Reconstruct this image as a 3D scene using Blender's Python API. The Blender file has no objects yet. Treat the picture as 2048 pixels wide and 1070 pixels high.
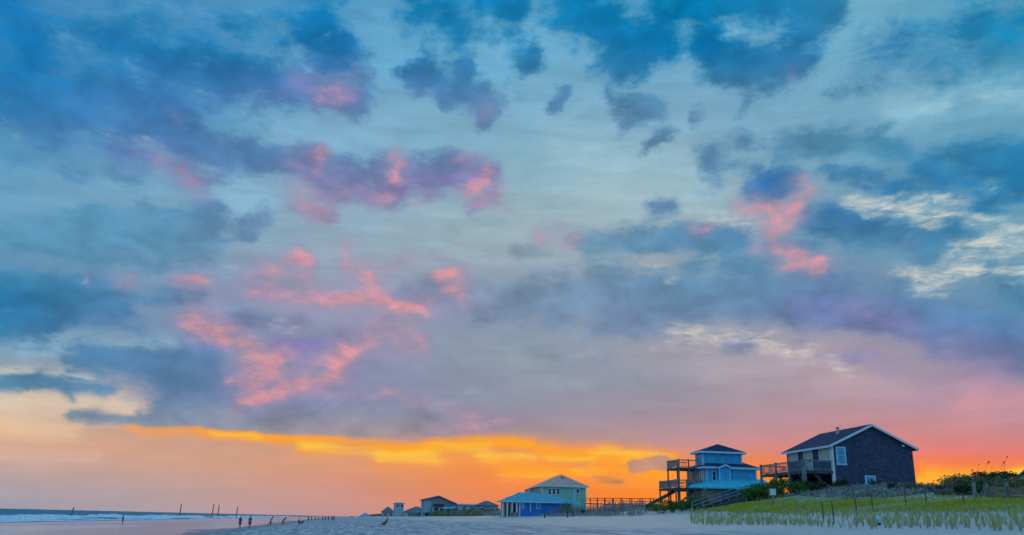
import bpy, bmesh, math, random
import numpy as np
from mathutils import Vector, Matrix, noise as mnoise

# ---------------------------------------------------------------- camera
sc = bpy.context.scene
COL = sc.collection
R = math.radians
W, H = 2048, 1070
FPX = 1670.0
PITCH = math.atan(505.5 / FPX)
ROLL = math.atan(0.0235)
EYE = Vector((0, 0, 2.2))
_F = Vector((0, math.cos(PITCH), math.sin(PITCH)))
_U0 = Vector((0, -math.sin(PITCH), math.cos(PITCH)))
_R0 = Vector((1, 0, 0))
_R = _R0 * math.cos(ROLL) + _U0 * math.sin(ROLL)
_U = _U0 * math.cos(ROLL) - _R0 * math.sin(ROLL)
cd = bpy.data.cameras.new('camera')
cam = bpy.data.objects.new('camera', cd)
COL.objects.link(cam)
cd.sensor_width = 36.0
cd.lens = 36.0 * FPX / W
cd.clip_start = 0.1
cd.clip_end = 60000
m = Matrix((_R, _U, -_F)).transposed().to_4x4()
m.translation = EYE
cam.matrix_world = m
sc.camera = cam


def ray(px, py):
    return (_F * FPX + _R * (px - W / 2) + _U * (H / 2 - py)).normalized()


def at(px, py, d):
    """point at horizontal range d from the camera along a measured sight line"""
    v = ray(px, py)
    return EYE + v * (d / math.hypot(v.x, v.y))


def proj(p):
    v = Vector(p) - EYE
    z = v.dot(_F)
    return (W / 2 + FPX * v.dot(_R) / z, H / 2 - FPX * v.dot(_U) / z)


# ---------------------------------------------------------------- view
sc.view_settings.view_transform = 'Standard'
sc.view_settings.look = 'None'
sc.view_settings.exposure = 0
sc.view_settings.gamma = 1
sc.view_settings.use_curve_mapping = False
sc.cycles.max_bounces = 5
sc.cycles.use_denoising = True
sc.cycles.use_adaptive_sampling = True
sc.cycles.adaptive_threshold = .02
sc.cycles.adaptive_min_samples = 8

# ---------------------------------------------------------------- sky
# the sky is described in azimuth and elevation: colour of the clear air, colour of the
# clouds, and how much cloud of each kind stands in each direction
CW, CH, CS = 512, 268, 4.0
YY, XX = np.mgrid[0:CH, 0:CW]
XX = XX * CS + CS / 2
YY = YY * CS + CS / 2


def hexrow(s):
    return [[int(h[i:i + 2], 16) / 255 for i in (0, 2, 4)] for h in s.split()]


XS = [0, 340, 680, 1024, 1365, 1700, 2048]
AIR = {
    0: '3a8cc6 4c97cc 4a9ccf 56a5d0 4f9fd0 6fb4d4 4f9cc4',
    100: '3d8cc8 4a95cb 55a3d2 66afd6 66aed4 6cb0d2 4b97c2',
    200: '3f88c2 4890c6 72acd0 76b0d0 74aed0 72acca 68aac8',
    300: '5a9fca 62a4cb 7cb2d2 7eb2ca 8ab5cc 6ea9c6 5a9cc2',
    400: '6aa6ce 7aabcc 8ab4ca 94b8c6 a0bec8 7aa8c2 5c9cc0',
    500: '5f9cc4 7aa5c4 96aec2 9cb2be 9aaebe 6f9fc0 7aa8c0',
    600: '5f98c2 8098be 9ca0bc 8c9eb8 7f9ab8 7c92b6 5e94bc',
    700: '7ba2bd 6f94b8 8a94b4 90a2b2 a4a0ae b0a0b0 7d86b4',
    780: 'c4b4a8 8a92b4 8890b4 9098ae 9c98a8 b898a4 a890ac',
    840: 'd8b598 b8a09c 8f8fa6 948f9f ae929b c08f98 c48c98',
    880: 'd8a888 d2a088 b89a90 b0908c bd929a d08886 d48480',
    905: 'd0a48e d09e88 d09a7c e89a58 d09088 e08076 e27c74',
    920: 'cba294 d0a088 e29a70 fd9a34 fa8a50 f07e6e f47a66',
    936: 'bca29c c8a090 d8987a f88c3c ff8a34 fd7c4a fa7850',
    946: 'b8a09e c49e92 d6967a f88a3e ff8c28 ff8628 ff9422',
    965: 'b0a0a6 be9e98 d29482 f4864a ff8c20 ff8c24 ff9a1c',
    1000: 'a09caa b29c9e c8948a ee8450 ff8828 ff9020 ff9a10',
    1040: '949cae ac9ca4 bc9094 e08462 ff8830 ff9020 ff9a10'}
CLOUD = {
    0: '1a70b4 2478b4 0f70b0 1072ac 0572ac 2a7ab0 0a78b0',
    100: '1872b6 1a6fae 1868a8 2a78b0 0868a8 3070a8 2080b4',
    200: '2a74b4 3a70b0 5070a8 4a7cae 4f7ea6 4a78a4 3d8ab4',
    300: '4a80b4 4a74ac 4a74a4 5a7cac 567fa8 4a88b0 2478b0',
    400: '5a98c0 4a86b4 6a7aac 6a80ae 5580b0 2a66a4 2474ac',
    500: '4f8ebc 5286b0 7c8cb0 7a93a8 4a82b0 4a84b0 3f80ae',
    600: '1a70ac 4f7cac 8486ae 6c86ac 5f86b0 5a7aae 4a86b4',
    650: '2672ac 5a7ab0 8080a8 7088ac 667fac 5a74ac 4a78ae',
    700: '3f7cae 4a78ae 7a7cae 8896ae 7a86ac 7878ac 5a70a8',
    780: '4a7fa8 5278ac 7a80ae 8494ac 8e92a8 a08ca8 8080ac',
    840: '6a8298 7486a8 8286a4 8a8a9c a08e9c b88c94 b08498',
    900: 'b09a94 b09890 b08c80 b0887c b09090 c08484 c88080',
    1000: 'a89aa6 b89a9a c08c84 d07850 d08050 d88038 e08830'}


def table(tab):
    ys = sorted(tab)
    g = np.array([hexrow(tab[y]) for y in ys])
    out = np.zeros((CH, CW, 3))
    for c in range(3):
        rows = np.array([np.interp(XX[0], XS, g[i, :, c]) for i in range(len(ys))])
        for x in range(CW):
            out[:, x, c] = np.interp(YY[:, 0], ys, rows[:, x])
    return out


def blur(a, n):
    k = np.ones(2 * n + 1) / (2 * n + 1)
    for ax in (0, 1):
        a = np.apply_along_axis(lambda v: np.convolve(np.pad(v, n, mode='edge'), k, 'valid'), ax, a)
    return a


def dist(pts):
    best = np.full((CH, CW), 1e9)
    if len(pts) == 1:
        pts = pts * 2
    for (x0, y0), (x1, y1) in zip(pts, pts[1:]):
        dx, dy = x1 - x0, y1 - y0
        L = dx * dx + dy * dy + 1e-9
        t = np.clip(((XX - x0) * dx + (YY - y0) * dy) / L, 0, 1)
        best = np.minimum(best, np.hypot(XX - x0 - t * dx, YY - y0 - t * dy))
    return best


def strokes(wide, text):
    a = np.zeros((CH, CW))
    for line in text.strip().split(';'):
        line = line.split()
        if not line:
            continue
        r, v = float(line[0]) * wide, float(line[1])
        pts = [tuple(float(q) for q in p.split(',')) for p in line[2:]]
        a = np.maximum(a, v * np.clip(1 - 0.5 * dist(pts) / r, 0, 1))
    return a


def tint(img, text):
    for line in text.strip().split(';'):
        line = line.split()
        if not line:
            continue
        r, v, c = float(line[0]), float(line[1]), np.array(hexrow(line[2])[0])
        pts = [tuple(float(q) for q in p.split(',')) for p in line[3:]]
        w = v * np.exp(-(dist(pts) / r) ** 2)
        img = img * (1 - w[..., None]) + c * w[..., None]
    return img


air = blur(table(AIR), 6)
cloud = blur(table(CLOUD), 6)
lum = air.mean(2, keepdims=True)
keep = (.88 + .12 * np.clip((YY - 760) / 120, 0, 1))[..., None]
air = (lum + (air - lum) * keep) * (.965 + .035 * np.clip((YY - 760) / 120, 0, 1))[..., None]
air = tint(air, '''
 26 .95 dcc6b0 0,805 150,805 230,808 270,822;
 18 .7 e8c4a0 0,850 150,860;
 14 .8 d8b0a0 0,905 200,915;
 22 .6 a8c8d8 330,690 200,695 60,690;
 26 .6 9ccadb 1880,212 1780,225;
 30 .5 94c4d6 1960,190 2048,185;
 60 .5 9cc0d0 1150,300 1280,340 1380,360;
 40 .4 a4c2cc 1180,400 1300,400;
 30 .7 8ab9d4 430,370 520,410 500,380;
 24 .6 86b4d2 560,280 640,270 760,270;
 50 .5 6eb0d8 760,60 780,110;
 40 .5 70b2d8 1090,70 1000,120;
 34 .5 b4a8b4 1420,740 1560,730;
 40 .4 b8a0ac 1650,760 1800,780;
 40 .6 dc98a0 1950,800 2048,790;
 16 .7 ff9a10 1840,952 1950,955 2048,958;
''')
lum = cloud.mean(2, keepdims=True)
kk = (.04 + .09 * np.clip((YY - 300) / 250, 0, 1) * np.clip((860 - YY) / 60, 0, 1))[..., None]
cloud = (cloud + (lum - cloud) * kk) * np.array([1, 1, .965])
cloud = tint(cloud, '''
 40 .55 7a76a8 600,340 700,365 800,370 950,370;
 34 .6 7474ac 690,180 600,160;
 40 .5 5f74ae 230,310 330,330 420,370;
 30 .8 2a5f9f 1545,365;
 24 .8 7a6ca8 560,690 640,700;
 26 .6 7a72a8 930,360 800,370;
 40 .5 6a74ac 1600,610 1800,640;
 16 .8 cc9888 1300,926;
''')
dark = strokes(1, '''
 70 .5 0,40 200,60 420,60 640,40; 60 .8 30,30 60,120; 50 .8 240,80 330,140 460,150; 36 1 640,30 620,60; 34 1 650,110 690,100;
 40 .9 430,180 540,160 650,185 700,190; 60 .8 0,170 180,190 330,200; 34 .9 0,225 150,235 330,265 480,315 600,330;
 30 .66 60,275 220,305 330,335 420,372; 24 .5 0,300 150,345 260,360;
 34 1 570,330 660,350 700,345; 34 1 770,350 790,345; 36 1 860,350 900,345; 28 .95 940,350 965,350;
 24 .9 640,375 730,380 800,385; 16 .7 880,390 840,385; 18 .8 980,395 950,405; 14 .9 585,412 655,432;
 28 1 820,155 880,160; 26 1 900,190 960,190; 22 1 940,150 930,135; 22 1 990,205 970,225; 20 1 1045,125 1070,115; 24 .7 1010,60 1050,80;
 36 .8 840,20 900,35 920,70; 28 .95 960,10 1030,20; 14 .6 850,80 840,130; 10 .7 1015,155; 12 .7 1040,190;
 15 .95 1125,190 1115,215; 12 .9 1215,190; 26 1 1255,225 1310,212; 16 .9 1245,255 1260,240; 13 .8 1330,270 1290,300; 12 .6 1400,220 1390,250;
 50 1 1150,20 1220,60 1290,90; 40 1 1310,80 1240,120; 34 .95 1330,15 1480,10 1600,15 1660,15; 30 .85 1640,45 1600,70;
 40 1 1410,90 1440,120 1540,130 1590,115; 18 .8 1580,140 1570,160; 18 .6 1500,180 1480,220; 14 .5 1400,170; 22 .7 1180,150 1250,140;
 34 .85 1425,310 1430,330; 20 .7 1490,275 1460,290; 36 1 1530,365 1565,360; 18 .7 1480,330;
 60 .6 1760,110 1900,80 2048,70; 40 .75 1980,60 2048,50; 40 .6 1760,130 1950,130 2048,110; 20 .5 1660,190 1720,180;
 30 .75 1560,290 1700,285 1800,300; 32 .85 1850,330 1960,310 2048,310; 30 .9 1870,350 2048,350; 28 .7 1650,350 1780,370 1900,375; 20 .8 1950,410 2048,390;
 26 .95 1170,480 1230,478 1350,472 1480,480; 18 .85 1305,415 1335,415; 13 .8 1030,508 1085,506; 14 .8 1140,475;
 36 .9 1640,440 1740,470 1850,480 1920,470; 22 .7 1540,490 1640,500; 30 .8 1390,535 1480,525 1520,540; 26 .7 1560,560 1700,560;
 34 1 830,588 950,600 1100,605; 42 1 1100,605 1300,600 1500,595; 46 1 1540,590 1680,612 1850,630 2010,660; 44 1 1880,665 2048,705; 14 1 800,592 900,590; 26 .8 1180,560 1320,555; 34 .6 1000,690 1200,720; 30 .5 700,740 900,730; 30 .6 1600,570 1750,585;
 30 .95 1190,650 1290,630 1400,620; 18 .7 1150,670 1190,680; 20 .5 1080,640; 18 .7 1450,695 1500,690; 16 .65 1590,685; 24 .6 1650,720 1740,715 1800,740; 34 .7 1950,700 2048,730;
 30 .75 2010,580 2048,600; 20 .7 1960,560; 20 .6 1950,520 2040,510;
 32 .95 40,470 150,462 300,475 420,470; 14 1 0,455 60,480 140,500; 12 .9 300,500 420,490 500,470; 10 .9 180,408 330,418 440,415; 14 .8 210,440 360,445; 16 .8 100,425 250,425 420,430; 20 .7 480,445 540,432; 24 .6 150,510 300,525 440,500;
 44 1 0,590 110,590 220,605; 40 .95 0,640 80,645; 20 .7 300,590 400,595;
 20 .6 230,640 290,660; 34 .95 170,715 300,725 420,740; 44 1 370,785 450,780 560,820; 30 .9 320,760 420,690 390,670; 22 .9 330,820 420,835;
 17 1 0,768 110,766 210,776; 12 .9 120,785 140,790; 13 .95 130,830 300,838 480,850 700,862 900,862; 24 .8 560,820 720,815 880,840; 20 .7 480,840 700,845;
 26 .8 560,690 640,690 690,670; 20 .7 480,640 600,650; 18 .75 500,570 600,580 660,590; 20 .5 720,640 800,650; 12 .8 170,560 280,600;
 22 .5 830,800 950,770; 30 .45 1000,640 900,650; 30 .45 1100,760 1300,760;
 8 .5 1040,907 1085,905; 15 1 1270,935 1310,925 1330,930; 9 .8 1190,958 1240,964; 8 .7 1180,938 1130,920;
''')
pink = strokes(1.3, '''
 22 .7 690,185 650,190; 16 .5 590,160; 20 .72 320,325 400,372; 16 .5 270,300; 10 .6 350,232;
 12 .8 648,300 632,330; 14 .5 610,310 570,330; 18 .62 580,372 650,382 700,385; 14 .9 798,318 800,335; 18 .72 790,350 772,395 750,385; 16 .6 720,378 690,385; 14 .55 860,390 840,402 820,395;
 17 .9 967,340 955,370 940,380; 12 .7 925,315 910,320; 13 .75 1000,385 960,408 945,412; 10 .7 1018,424; 12 .9 590,412 655,434;
 17 1 590,510 615,535; 16 .75 520,530 560,545; 20 .6 480,560 560,560; 12 .8 690,495 705,540; 11 1 738,540 748,572; 9 .8 775,530 815,520; 9 .6 868,505; 15 1 885,560 915,548; 12 .9 890,575 940,583;
 13 .8 500,580 600,592; 13 1 610,590 720,600 780,606 855,609; 9 .7 900,610 940,608; 10 .5 980,610;
 12 .75 235,562 260,570; 13 .85 350,562 385,558; 12 .9 395,562 410,565; 8 .7 175,562; 16 .5 420,600;
 21 1 380,642 440,665 500,690 530,725 540,750; 14 .9 540,740 520,760; 12 .9 570,695 550,735; 16 1 735,680 712,705 640,755; 15 1 640,758 570,788 495,808; 26 .5 560,720 640,720 690,690; 18 .8 690,690 650,740; 
 12 .85 465,765 560,762 620,765; 20 .7 820,660 850,690 790,690; 16 .6 740,655 800,650; 12 .6 590,650; 12 .6 640,785 760,790; 10 .7 760,775 840,805; 9 .75 880,815 950,830 1030,842; 9 .7 850,862 980,852; 30 .5 600,720 680,720;
 13 .85 1080,470; 9 .8 1155,465 1130,492; 12 .6 1110,450; 
 12 .7 1600,355 1610,390; 20 .85 1490,412 1560,415 1605,405; 24 .85 1590,420 1565,435 1545,470; 16 .6 1610,370 1600,400; 10 .9 1512,495; 10 .8 1385,466 1420,455; 
 15 1 1560,525 1585,505 1605,520; 11 1 1620,540 1655,520; 9 .6 1820,482; 14 .5 1680,530;
 16 .5 985,215 960,230; 12 .5 1590,150; 30 .45 1900,700 2048,760; 30 .42 1700,620 1800,650
''')
cream = strokes(1.15, '''
 11 .9 1700,405 1800,398 1900,392; 10 1 1740,418 1850,426 1930,418; 13 .9 1955,440 2010,440; 9 .8 1830,458 1900,446; 9 .6 1960,380 2000,372;
 10 .85 1420,432 1500,438; 10 .6 1380,425; 16 .9 1900,500 1950,500 2000,485; 14 .75 2000,470 2048,465; 14 .95 1800,545 1850,555 1950,545 2048,535; 12 .95 1840,570 1885,582; 10 .7 2030,570; 12 .7 1960,520 2040,500;
 20 .6 1330,670 1500,685 1650,720; 10 .75 1290,530 1330,527; 10 .6 1330,555 1360,550; 12 .85 1345,668 1450,672 1540,690; 9 .8 1540,655; 11 .75 1560,695 1630,710; 9 .65 1650,738 1710,748; 10 .5 1300,690;
 12 .6 1850,215 1900,205; 10 .6 1790,228; 9 .6 1940,200 2048,195; 8 .55 1960,160; 9 .6 1440,60 1490,65; 9 .65 1360,65; 9 .55 1330,10; 8 .6 380,130 415,125; 8 .6 590,110 620,145; 9 .55 170,90; 8 .5 30,260;
 9 .75 0,732 110,745 200,760; 9 .5 60,25 110,40 180,95; 9 .5 150,12 240,15 330,18; 9 .45 410,15 440,45; 8 .55 350,20 400,30; 9 .5 250,110 290,200; 9 .45 520,10 480,40; 10 .5 400,180 440,205; 8 .5 120,70 190,100; 9 .4 330,120 300,160; 8 .45 20,240 60,262; 10 .45 200,255 300,290; 8 .5 540,95 560,130; 12 .4 700,20 740,60; 9 .5 1440,70 1510,75; 8 .5 1560,60 1590,70; 9 .4 1620,95; 8 .6 60,780; 8 .8 545,645 600,658; 7 .7 450,540 462,545; 7 .75 175,563; 7 .7 595,572; 8 .6 290,278
''')
orange = strokes(1, '''
 13 .75 260,856 400,864; 14 .95 400,864 560,877; 12 1 540,877 690,886 830,900; 17 1 840,893 960,884 1060,892; 19 1 1080,902 1220,914 1340,924; 14 .6 600,900 800,905; 20 .7 760,912 1000,918; 30 .8 1020,940 1330,950;
 22 .9 1845,955 1960,960 2048,958;
''')
yellow = strokes(1, '''
 9 .8 420,867 520,874; 9 .85 600,888 760,905; 11 1 760,912 880,916; 10 .8 950,915 1080,917; 9 .8 1100,918 1190,922; 10 .85 1190,905 1300,912; 9 .7 1150,942 1215,948; 10 .7 1250,915 1330,915;
 14 .8 1850,953 1950,958 2048,952; 12 1 2028,948 2048,942; 12 .55 860,890 980,890; 8 .6 900,905 1000,900; 10 .6 1000,955 1100,950; 8 .4 560,880
''')
pink = np.maximum(pink * .97, blur(pink, 6) * 1.0)
textur = 0.4 + 0.6 * np.clip(1 - (YY - 500) / 500, 0, 1)

NC, NR = 140, 80
AZ = R(38)
EL0, EL1, EPOW = R(-1.2), R(36.5), 0.72


def build_maps():
    us = np.linspace(0, 1, NC)
    maps = [np.zeros((NR, NC, 3)) for _ in range(4)]
    chans = [air, cloud, np.dstack([dark, pink, cream]), np.dstack([orange, yellow, textur])]
    chans = [chans[0], chans[1], blur(chans[2], 1), chans[3]]
    for i in range(NR):
        el = EL0 + (EL1 - EL0) * (i / (NR - 1)) ** (1 / EPOW)
        for j, u in enumerate(us):
            az = -AZ + 2 * AZ * u
            p = EYE + Vector((math.sin(az) * math.cos(el), math.cos(az) * math.cos(el), math.sin(el)))
            x, y = proj(p)
            fx = min(max(x / CS - .5, 0), CW - 1.001)
            fy = min(max(y / CS - .5, 0), CH - 1.001)
            ix, iy = int(fx), int(fy)
            ax, ay = fx - ix, fy - iy
            for mp, c in zip(maps, chans):
                mp[i, j] = (c[iy, ix] * (1 - ax) + c[iy, ix + 1] * ax) * (1 - ay) + (c[iy + 1, ix] * (1 - ax) + c[iy + 1, ix + 1] * ax) * ay
    return maps


class NT:
    """small helper to wire shader nodes"""

    def __init__(s, tree):
        s.t = tree

    def n(s, kind, **kw):
        nd = s.t.nodes.new(kind)
        for k, v in kw.items():
            setattr(nd, k, v)
        return nd

    def put(s, sock, v):
        if isinstance(v, bpy.types.NodeSocket):
            s.t.links.new(v, sock)
        elif v is not None:
            sock.default_value = v

    def math(s, op, a, b=None, c=None, clamp=False):
        nd = s.n('ShaderNodeMath', operation=op, use_clamp=clamp)
        for i, v in enumerate((a, b, c)):
            s.put(nd.inputs[i], v)
        return nd.outputs[0]

    def vmath(s, op, a, b=None, c=None):
        nd = s.n('ShaderNodeVectorMath', operation=op)
        s.put(nd.inputs[0], a)
        s.put(nd.inputs[1], b)
        if c is not None:
            s.put(nd.inputs[2], c)
        return nd.outputs[0]

    def scale(s, a, k):
        nd = s.n('ShaderNodeVectorMath', operation='SCALE')
        s.put(nd.inputs[0], a)
        s.put(nd.inputs['Scale'], k)
        return nd.outputs[0]

    def comb(s, x, y, z):
        nd = s.n('ShaderNodeCombineXYZ')
        for i, v in enumerate((x, y, z)):
            s.put(nd.inputs[i], v)
        return nd.outputs[0]

    def sep(s, v):
        nd = s.n('ShaderNodeSeparateXYZ')
        s.put(nd.inputs[0], v)
        return nd.outputs

    def smooth(s, x, a, b, lo=0.0, hi=1.0):
        nd = s.n('ShaderNodeMapRange', interpolation_type='SMOOTHSTEP')
        for i, v in enumerate((x, a, b, lo, hi)):
            s.put(nd.inputs[i], v)
        return nd.outputs[0]

    def noise(s, vec, scale, detail=4, rough=.55, dist_=0.0, color=False):
        nd = s.n('ShaderNodeTexNoise')
        s.put(nd.inputs['Vector'], vec)
        nd.inputs['Scale'].default_value = scale
        nd.inputs['Detail'].default_value = detail
        nd.inputs['Roughness'].default_value = rough
        nd.inputs['Distortion'].default_value = dist_
        return nd.outputs['Color' if color else 0]

    def mix(s, fac, a, b):
        nd = s.n('ShaderNodeMix', data_type='RGBA')
        s.put(nd.inputs[0], fac)
        s.put(nd.inputs[6], a)
        s.put(nd.inputs[7], b)
        return nd.outputs[2]


SUN_AZ, SUN_EL = R(6), R(4.5)
world = bpy.data.worlds.new('World')
sc.world = world
world.use_nodes = True
wt = world.node_tree
wt.nodes.clear()
world.cycles.sampling_method = 'MANUAL'
world.cycles.sample_map_resolution = 512


def build_sky():
    k = NT(wt)
    d = k.n('ShaderNodeTexCoord').outputs['Generated']
    dn = k.vmath('NORMALIZE', d)
    dx, dy, dz = k.sep(dn)
    az = k.math('ARCTAN2', dx, dy)
    el = k.math('ARCSINE', dz)
    # cloud layer coordinates: a flat layer seen in perspective
    q = k.comb(az, k.math('MULTIPLY', el, 1.7), 0.0)
    n_big = k.noise(q, 8.0, 2, .5, 0, True)
    n_med = k.noise(k.vmath('ADD', q, (7.3, 2.1, 0)), 26.0, 4, .6, 0, True)
    wb = k.sep(k.vmath('SUBTRACT', n_big, (.5, .5, .5)))
    wm = k.sep(k.vmath('SUBTRACT', n_med, (.5, .5, .5)))
    squash = k.math('MULTIPLY_ADD', k.math('MINIMUM', k.math('MAXIMUM', el, 0), R(25)), 1 / R(25), .12)
    daz = k.math('ADD', k.math('MULTIPLY', wb[0], R(1.6)), k.math('MULTIPLY', wm[0], R(2.2)))
    del_ = k.math('ADD', k.math('MULTIPLY', wb[1], R(1.1)), k.math('MULTIPLY', wm[1], R(1.9)))
    az2 = k.math('ADD', az, daz)
    el2 = k.math('ADD', el, k.math('MULTIPLY', del_, squash))
    u = k.math('MINIMUM', k.math('MAXIMUM', k.math('MULTIPLY_ADD', az2, 1 / (2 * AZ), .5), 0.0), 1.0)
    v = k.math('POWER', k.math('MINIMUM', k.math('MAXIMUM', k.math('MULTIPLY_ADD', el2, 1 / (EL1 - EL0), -EL0 / (EL1 - EL0)), 0.0), 1.0), EPOW)
    s = k.math('MULTIPLY', v, NR - 1)
    cc = k.n('ShaderNodeCombineColor')
    for i in range(3):
        k.put(cc.inputs[i], u)
    ucol = cc.outputs[0]
    acc = [None] * 4
    maps = build_maps()
    us = np.linspace(0, 1, NC)
    for i in range(NR):
        w = k.math('SUBTRACT', s, float(i - 1))  # the mix node clamps its factor
        for mi in range(4):
            nd = k.n('ShaderNodeRGBCurve')
            mp = nd.mapping
            for c in range(3):
                cv = mp.curves[c]
                vals = maps[mi][i, :, c]
                cv.points[0].location = (0, vals[0])
                cv.points[1].location = (1, vals[-1])
                keep = [j for j in range(1, NC - 1) if abs(vals[j + 1] - 2 * vals[j] + vals[j - 1]) > 1e-5]
                for j in keep:
                    cv.points.new(us[j], vals[j])
                for p in cv.points:
                    p.handle_type = 'VECTOR'
            mp.update()
            k.put(nd.inputs['Color'], ucol)
            acc[mi] = nd.outputs[0] if acc[mi] is None else k.mix(w, acc[mi], nd.outputs[0])
    c_air, c_cloud, m1, m2 = acc
    # fine structure of the clouds
    N = k.noise(q, 17.0, 8, .70, .3)
    Nl = k.noise(k.vmath('ADD', q, (.004, .016, 0)), 17.0, 3, .5, .3)
    streak = k.noise(k.vmath('MULTIPLY', q, (.5, 1.9, 1)), 16.0, 5, .58, .6)
    puff = k.noise(k.vmath('ADD', q, (3.1, 9.7, 0)), 44.0, 5, .62, .25)
    Nc = k.math('SUBTRACT', N, .5)
    emb = k.math('SUBTRACT', N, Nl)
    Sc = k.math('SUBTRACT', streak, .5)
    Pc = k.math('SUBTRACT', puff, .5)
    mm, mo = k.n('ShaderNodeSeparateColor'), k.n('ShaderNodeSeparateColor')
    k.put(mm.inputs[0], m1)
    k.put(mo.inputs[0], m2)
    mm, mo = mm.outputs, mo.outputs
    tx = mo[2]
    # colour of the open air with thin streaks in it
    base = k.scale(c_air, k.math('MULTIPLY_ADD', k.math('MULTIPLY', k.math('ADD', Sc, k.math('MULTIPLY', Nc, .5)), tx), .24, 1.0))
    # dark cloud
    dv = k.math('ADD', mm[0], k.math('ADD', k.math('MULTIPLY', Nc, 1.3), k.math('ADD', k.math('MULTIPLY', Sc, .4), k.math('MULTIPLY', Pc, .35))))
    da = k.smooth(dv, .16, .74)
    shade = k.math('ADD', k.math('MULTIPLY_ADD', emb, .55, 1.04), k.math('MULTIPLY', Nc, -.40))
    ccol = k.scale(c_cloud, shade)
    col = k.mix(k.math('MULTIPLY', da, .95), base, ccol)
    # orange band above the sunset, then its yellow core
    ov = k.math('ADD', mo[0], k.math('MULTIPLY', Sc, .5))
    oa = k.smooth(ov, .06, .98)
    gap = k.math('SUBTRACT', 1.0, k.math('MULTIPLY', k.smooth(k.math('ADD', mm[0], k.math('MULTIPLY', Nc, .8)), .40, .62), k.smooth(mm[0], .3, .6)))
    oa = k.math('MULTIPLY', oa, gap)
    col = k.mix(k.math('MULTIPLY', oa, .95), col, k.mix(k.smooth(k.math('ADD', ov, k.math('MULTIPLY', Sc, .6)), .3, .9), (.98, .58, .36, 1), (1.0, .64, .19, 1)))
    yv = k.math('ADD', mo[1], k.math('MULTIPLY', Sc, .8))
    ya = k.math('MULTIPLY', k.math('MULTIPLY', k.smooth(yv, .20, 1.1), gap), .85)
    col = k.mix(ya, col, (1.0, .83, .28, 1))
    # sunlit pink undersides
    pv = k.math('MULTIPLY', mm[1], k.math('ADD', k.math('MULTIPLY_ADD', Pc, 1.1, 1.06), k.math('ADD', k.math('MULTIPLY', emb, .7), k.math('MULTIPLY', Nc, .9))))
    pa = k.math('MULTIPLY', k.smooth(pv, .02, 1.05), .82)
    pcol = k.mix(k.smooth(pv, .30, 1.1), (.60, .54, .68, 1), (.90, .58, .60, 1))
    col = k.mix(pa, col, k.scale(pcol, k.math('MULTIPLY_ADD', emb, .3, 1.0)))
    # pale gaps
    fine = k.noise(k.vmath('MULTIPLY', q, (.9, 1.6, 1)), 42.0, 5, .62, .5)
    cv_ = k.math('MULTIPLY', mm[2], k.math('ADD', k.math('MULTIPLY_ADD', k.math('SUBTRACT', fine, .5), 3.4, .92), k.math('MULTIPLY', Sc, 1.6)))
    ca = k.math('MULTIPLY', k.smooth(cv_, .08, 1.25), .74)
    warm = k.smooth(el, R(22), R(28))
    crcol = k.mix(warm, (.93, .88, .80, 1), (.54, .78, .89, 1))
    col = k.mix(ca, col, crcol)
    g = k.n('ShaderNodeGamma')
    k.put(g.inputs[0], col)
    g.inputs[1].default_value = 2.2
    # the rest of the dome: blue dusk overhead and behind
    nish = k.n('ShaderNodeTexSky', sky_type='NISHITA', sun_disc=False)
    nish.sun_elevation = SUN_EL
    nish.sun_rotation = SUN_AZ
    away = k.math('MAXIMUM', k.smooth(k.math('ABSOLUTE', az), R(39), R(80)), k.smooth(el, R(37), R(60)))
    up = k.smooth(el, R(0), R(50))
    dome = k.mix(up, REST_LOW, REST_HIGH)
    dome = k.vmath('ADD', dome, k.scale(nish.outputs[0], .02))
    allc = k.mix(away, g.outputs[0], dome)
    bg = k.n('ShaderNodeBackground')
    k.put(bg.inputs[0], allc)
    bg.inputs[1].default_value = 1.0
    out = k.n('ShaderNodeOutputWorld')
    wt.links.new(bg.outputs[0], out.inputs[0])


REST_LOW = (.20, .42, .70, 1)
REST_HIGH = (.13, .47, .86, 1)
build_sky()

# the sun, almost set, behind the row of houses
sl = bpy.data.lights.new('sun', 'SUN')
sl.energy = 1.4
sl.angle = R(14)
sl.color = (1.0, .55, .28)
sun = bpy.data.objects.new('sun', sl)
COL.objects.link(sun)
sun.rotation_euler = Vector((-math.sin(SUN_AZ) * math.cos(SUN_EL), -math.cos(SUN_AZ) * math.cos(SUN_EL), -math.sin(SUN_EL))).to_track_quat('-Z', 'Y').to_euler()

# ---------------------------------------------------------------- helpers
rnd = random.Random(7)


def mat(name, c1, c2=None, scale=3.0, rough=.7, detail=5, bump=0.0, bscale=None, metallic=0.0, spec=.4, stretch=(1, 1, 1), lo=.35, hi=.65):
    m_ = bpy.data.materials.new(name)
    m_.use_nodes = True
    k = NT(m_.node_tree)
    b = m_.node_tree.nodes['Principled BSDF']
    b.inputs['Roughness'].default_value = rough
    b.inputs['Metallic'].default_value = metallic
    b.inputs['Specular IOR Level'].default_value = spec
    co = k.vmath('MULTIPLY', k.n('ShaderNodeTexCoord').outputs['Object'], stretch)
    n_ = k.noise(co, scale, detail, .6)
    c2 = c2 or tuple(v * .7 for v in c1)
    k.put(b.inputs['Base Color'], k.mix(k.smooth(n_, lo, hi), (*c1, 1), (*c2, 1)))
    if bump:
        bp = k.n('ShaderNodeBump')
        bp.inputs['Strength'].default_value = bump
        bp.inputs['Distance'].default_value = .05
        k.put(bp.inputs['Height'], k.noise(co, bscale or scale * 3, 4, .6))
        k.put(b.inputs['Normal'], bp.outputs[0])
    return m_


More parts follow.
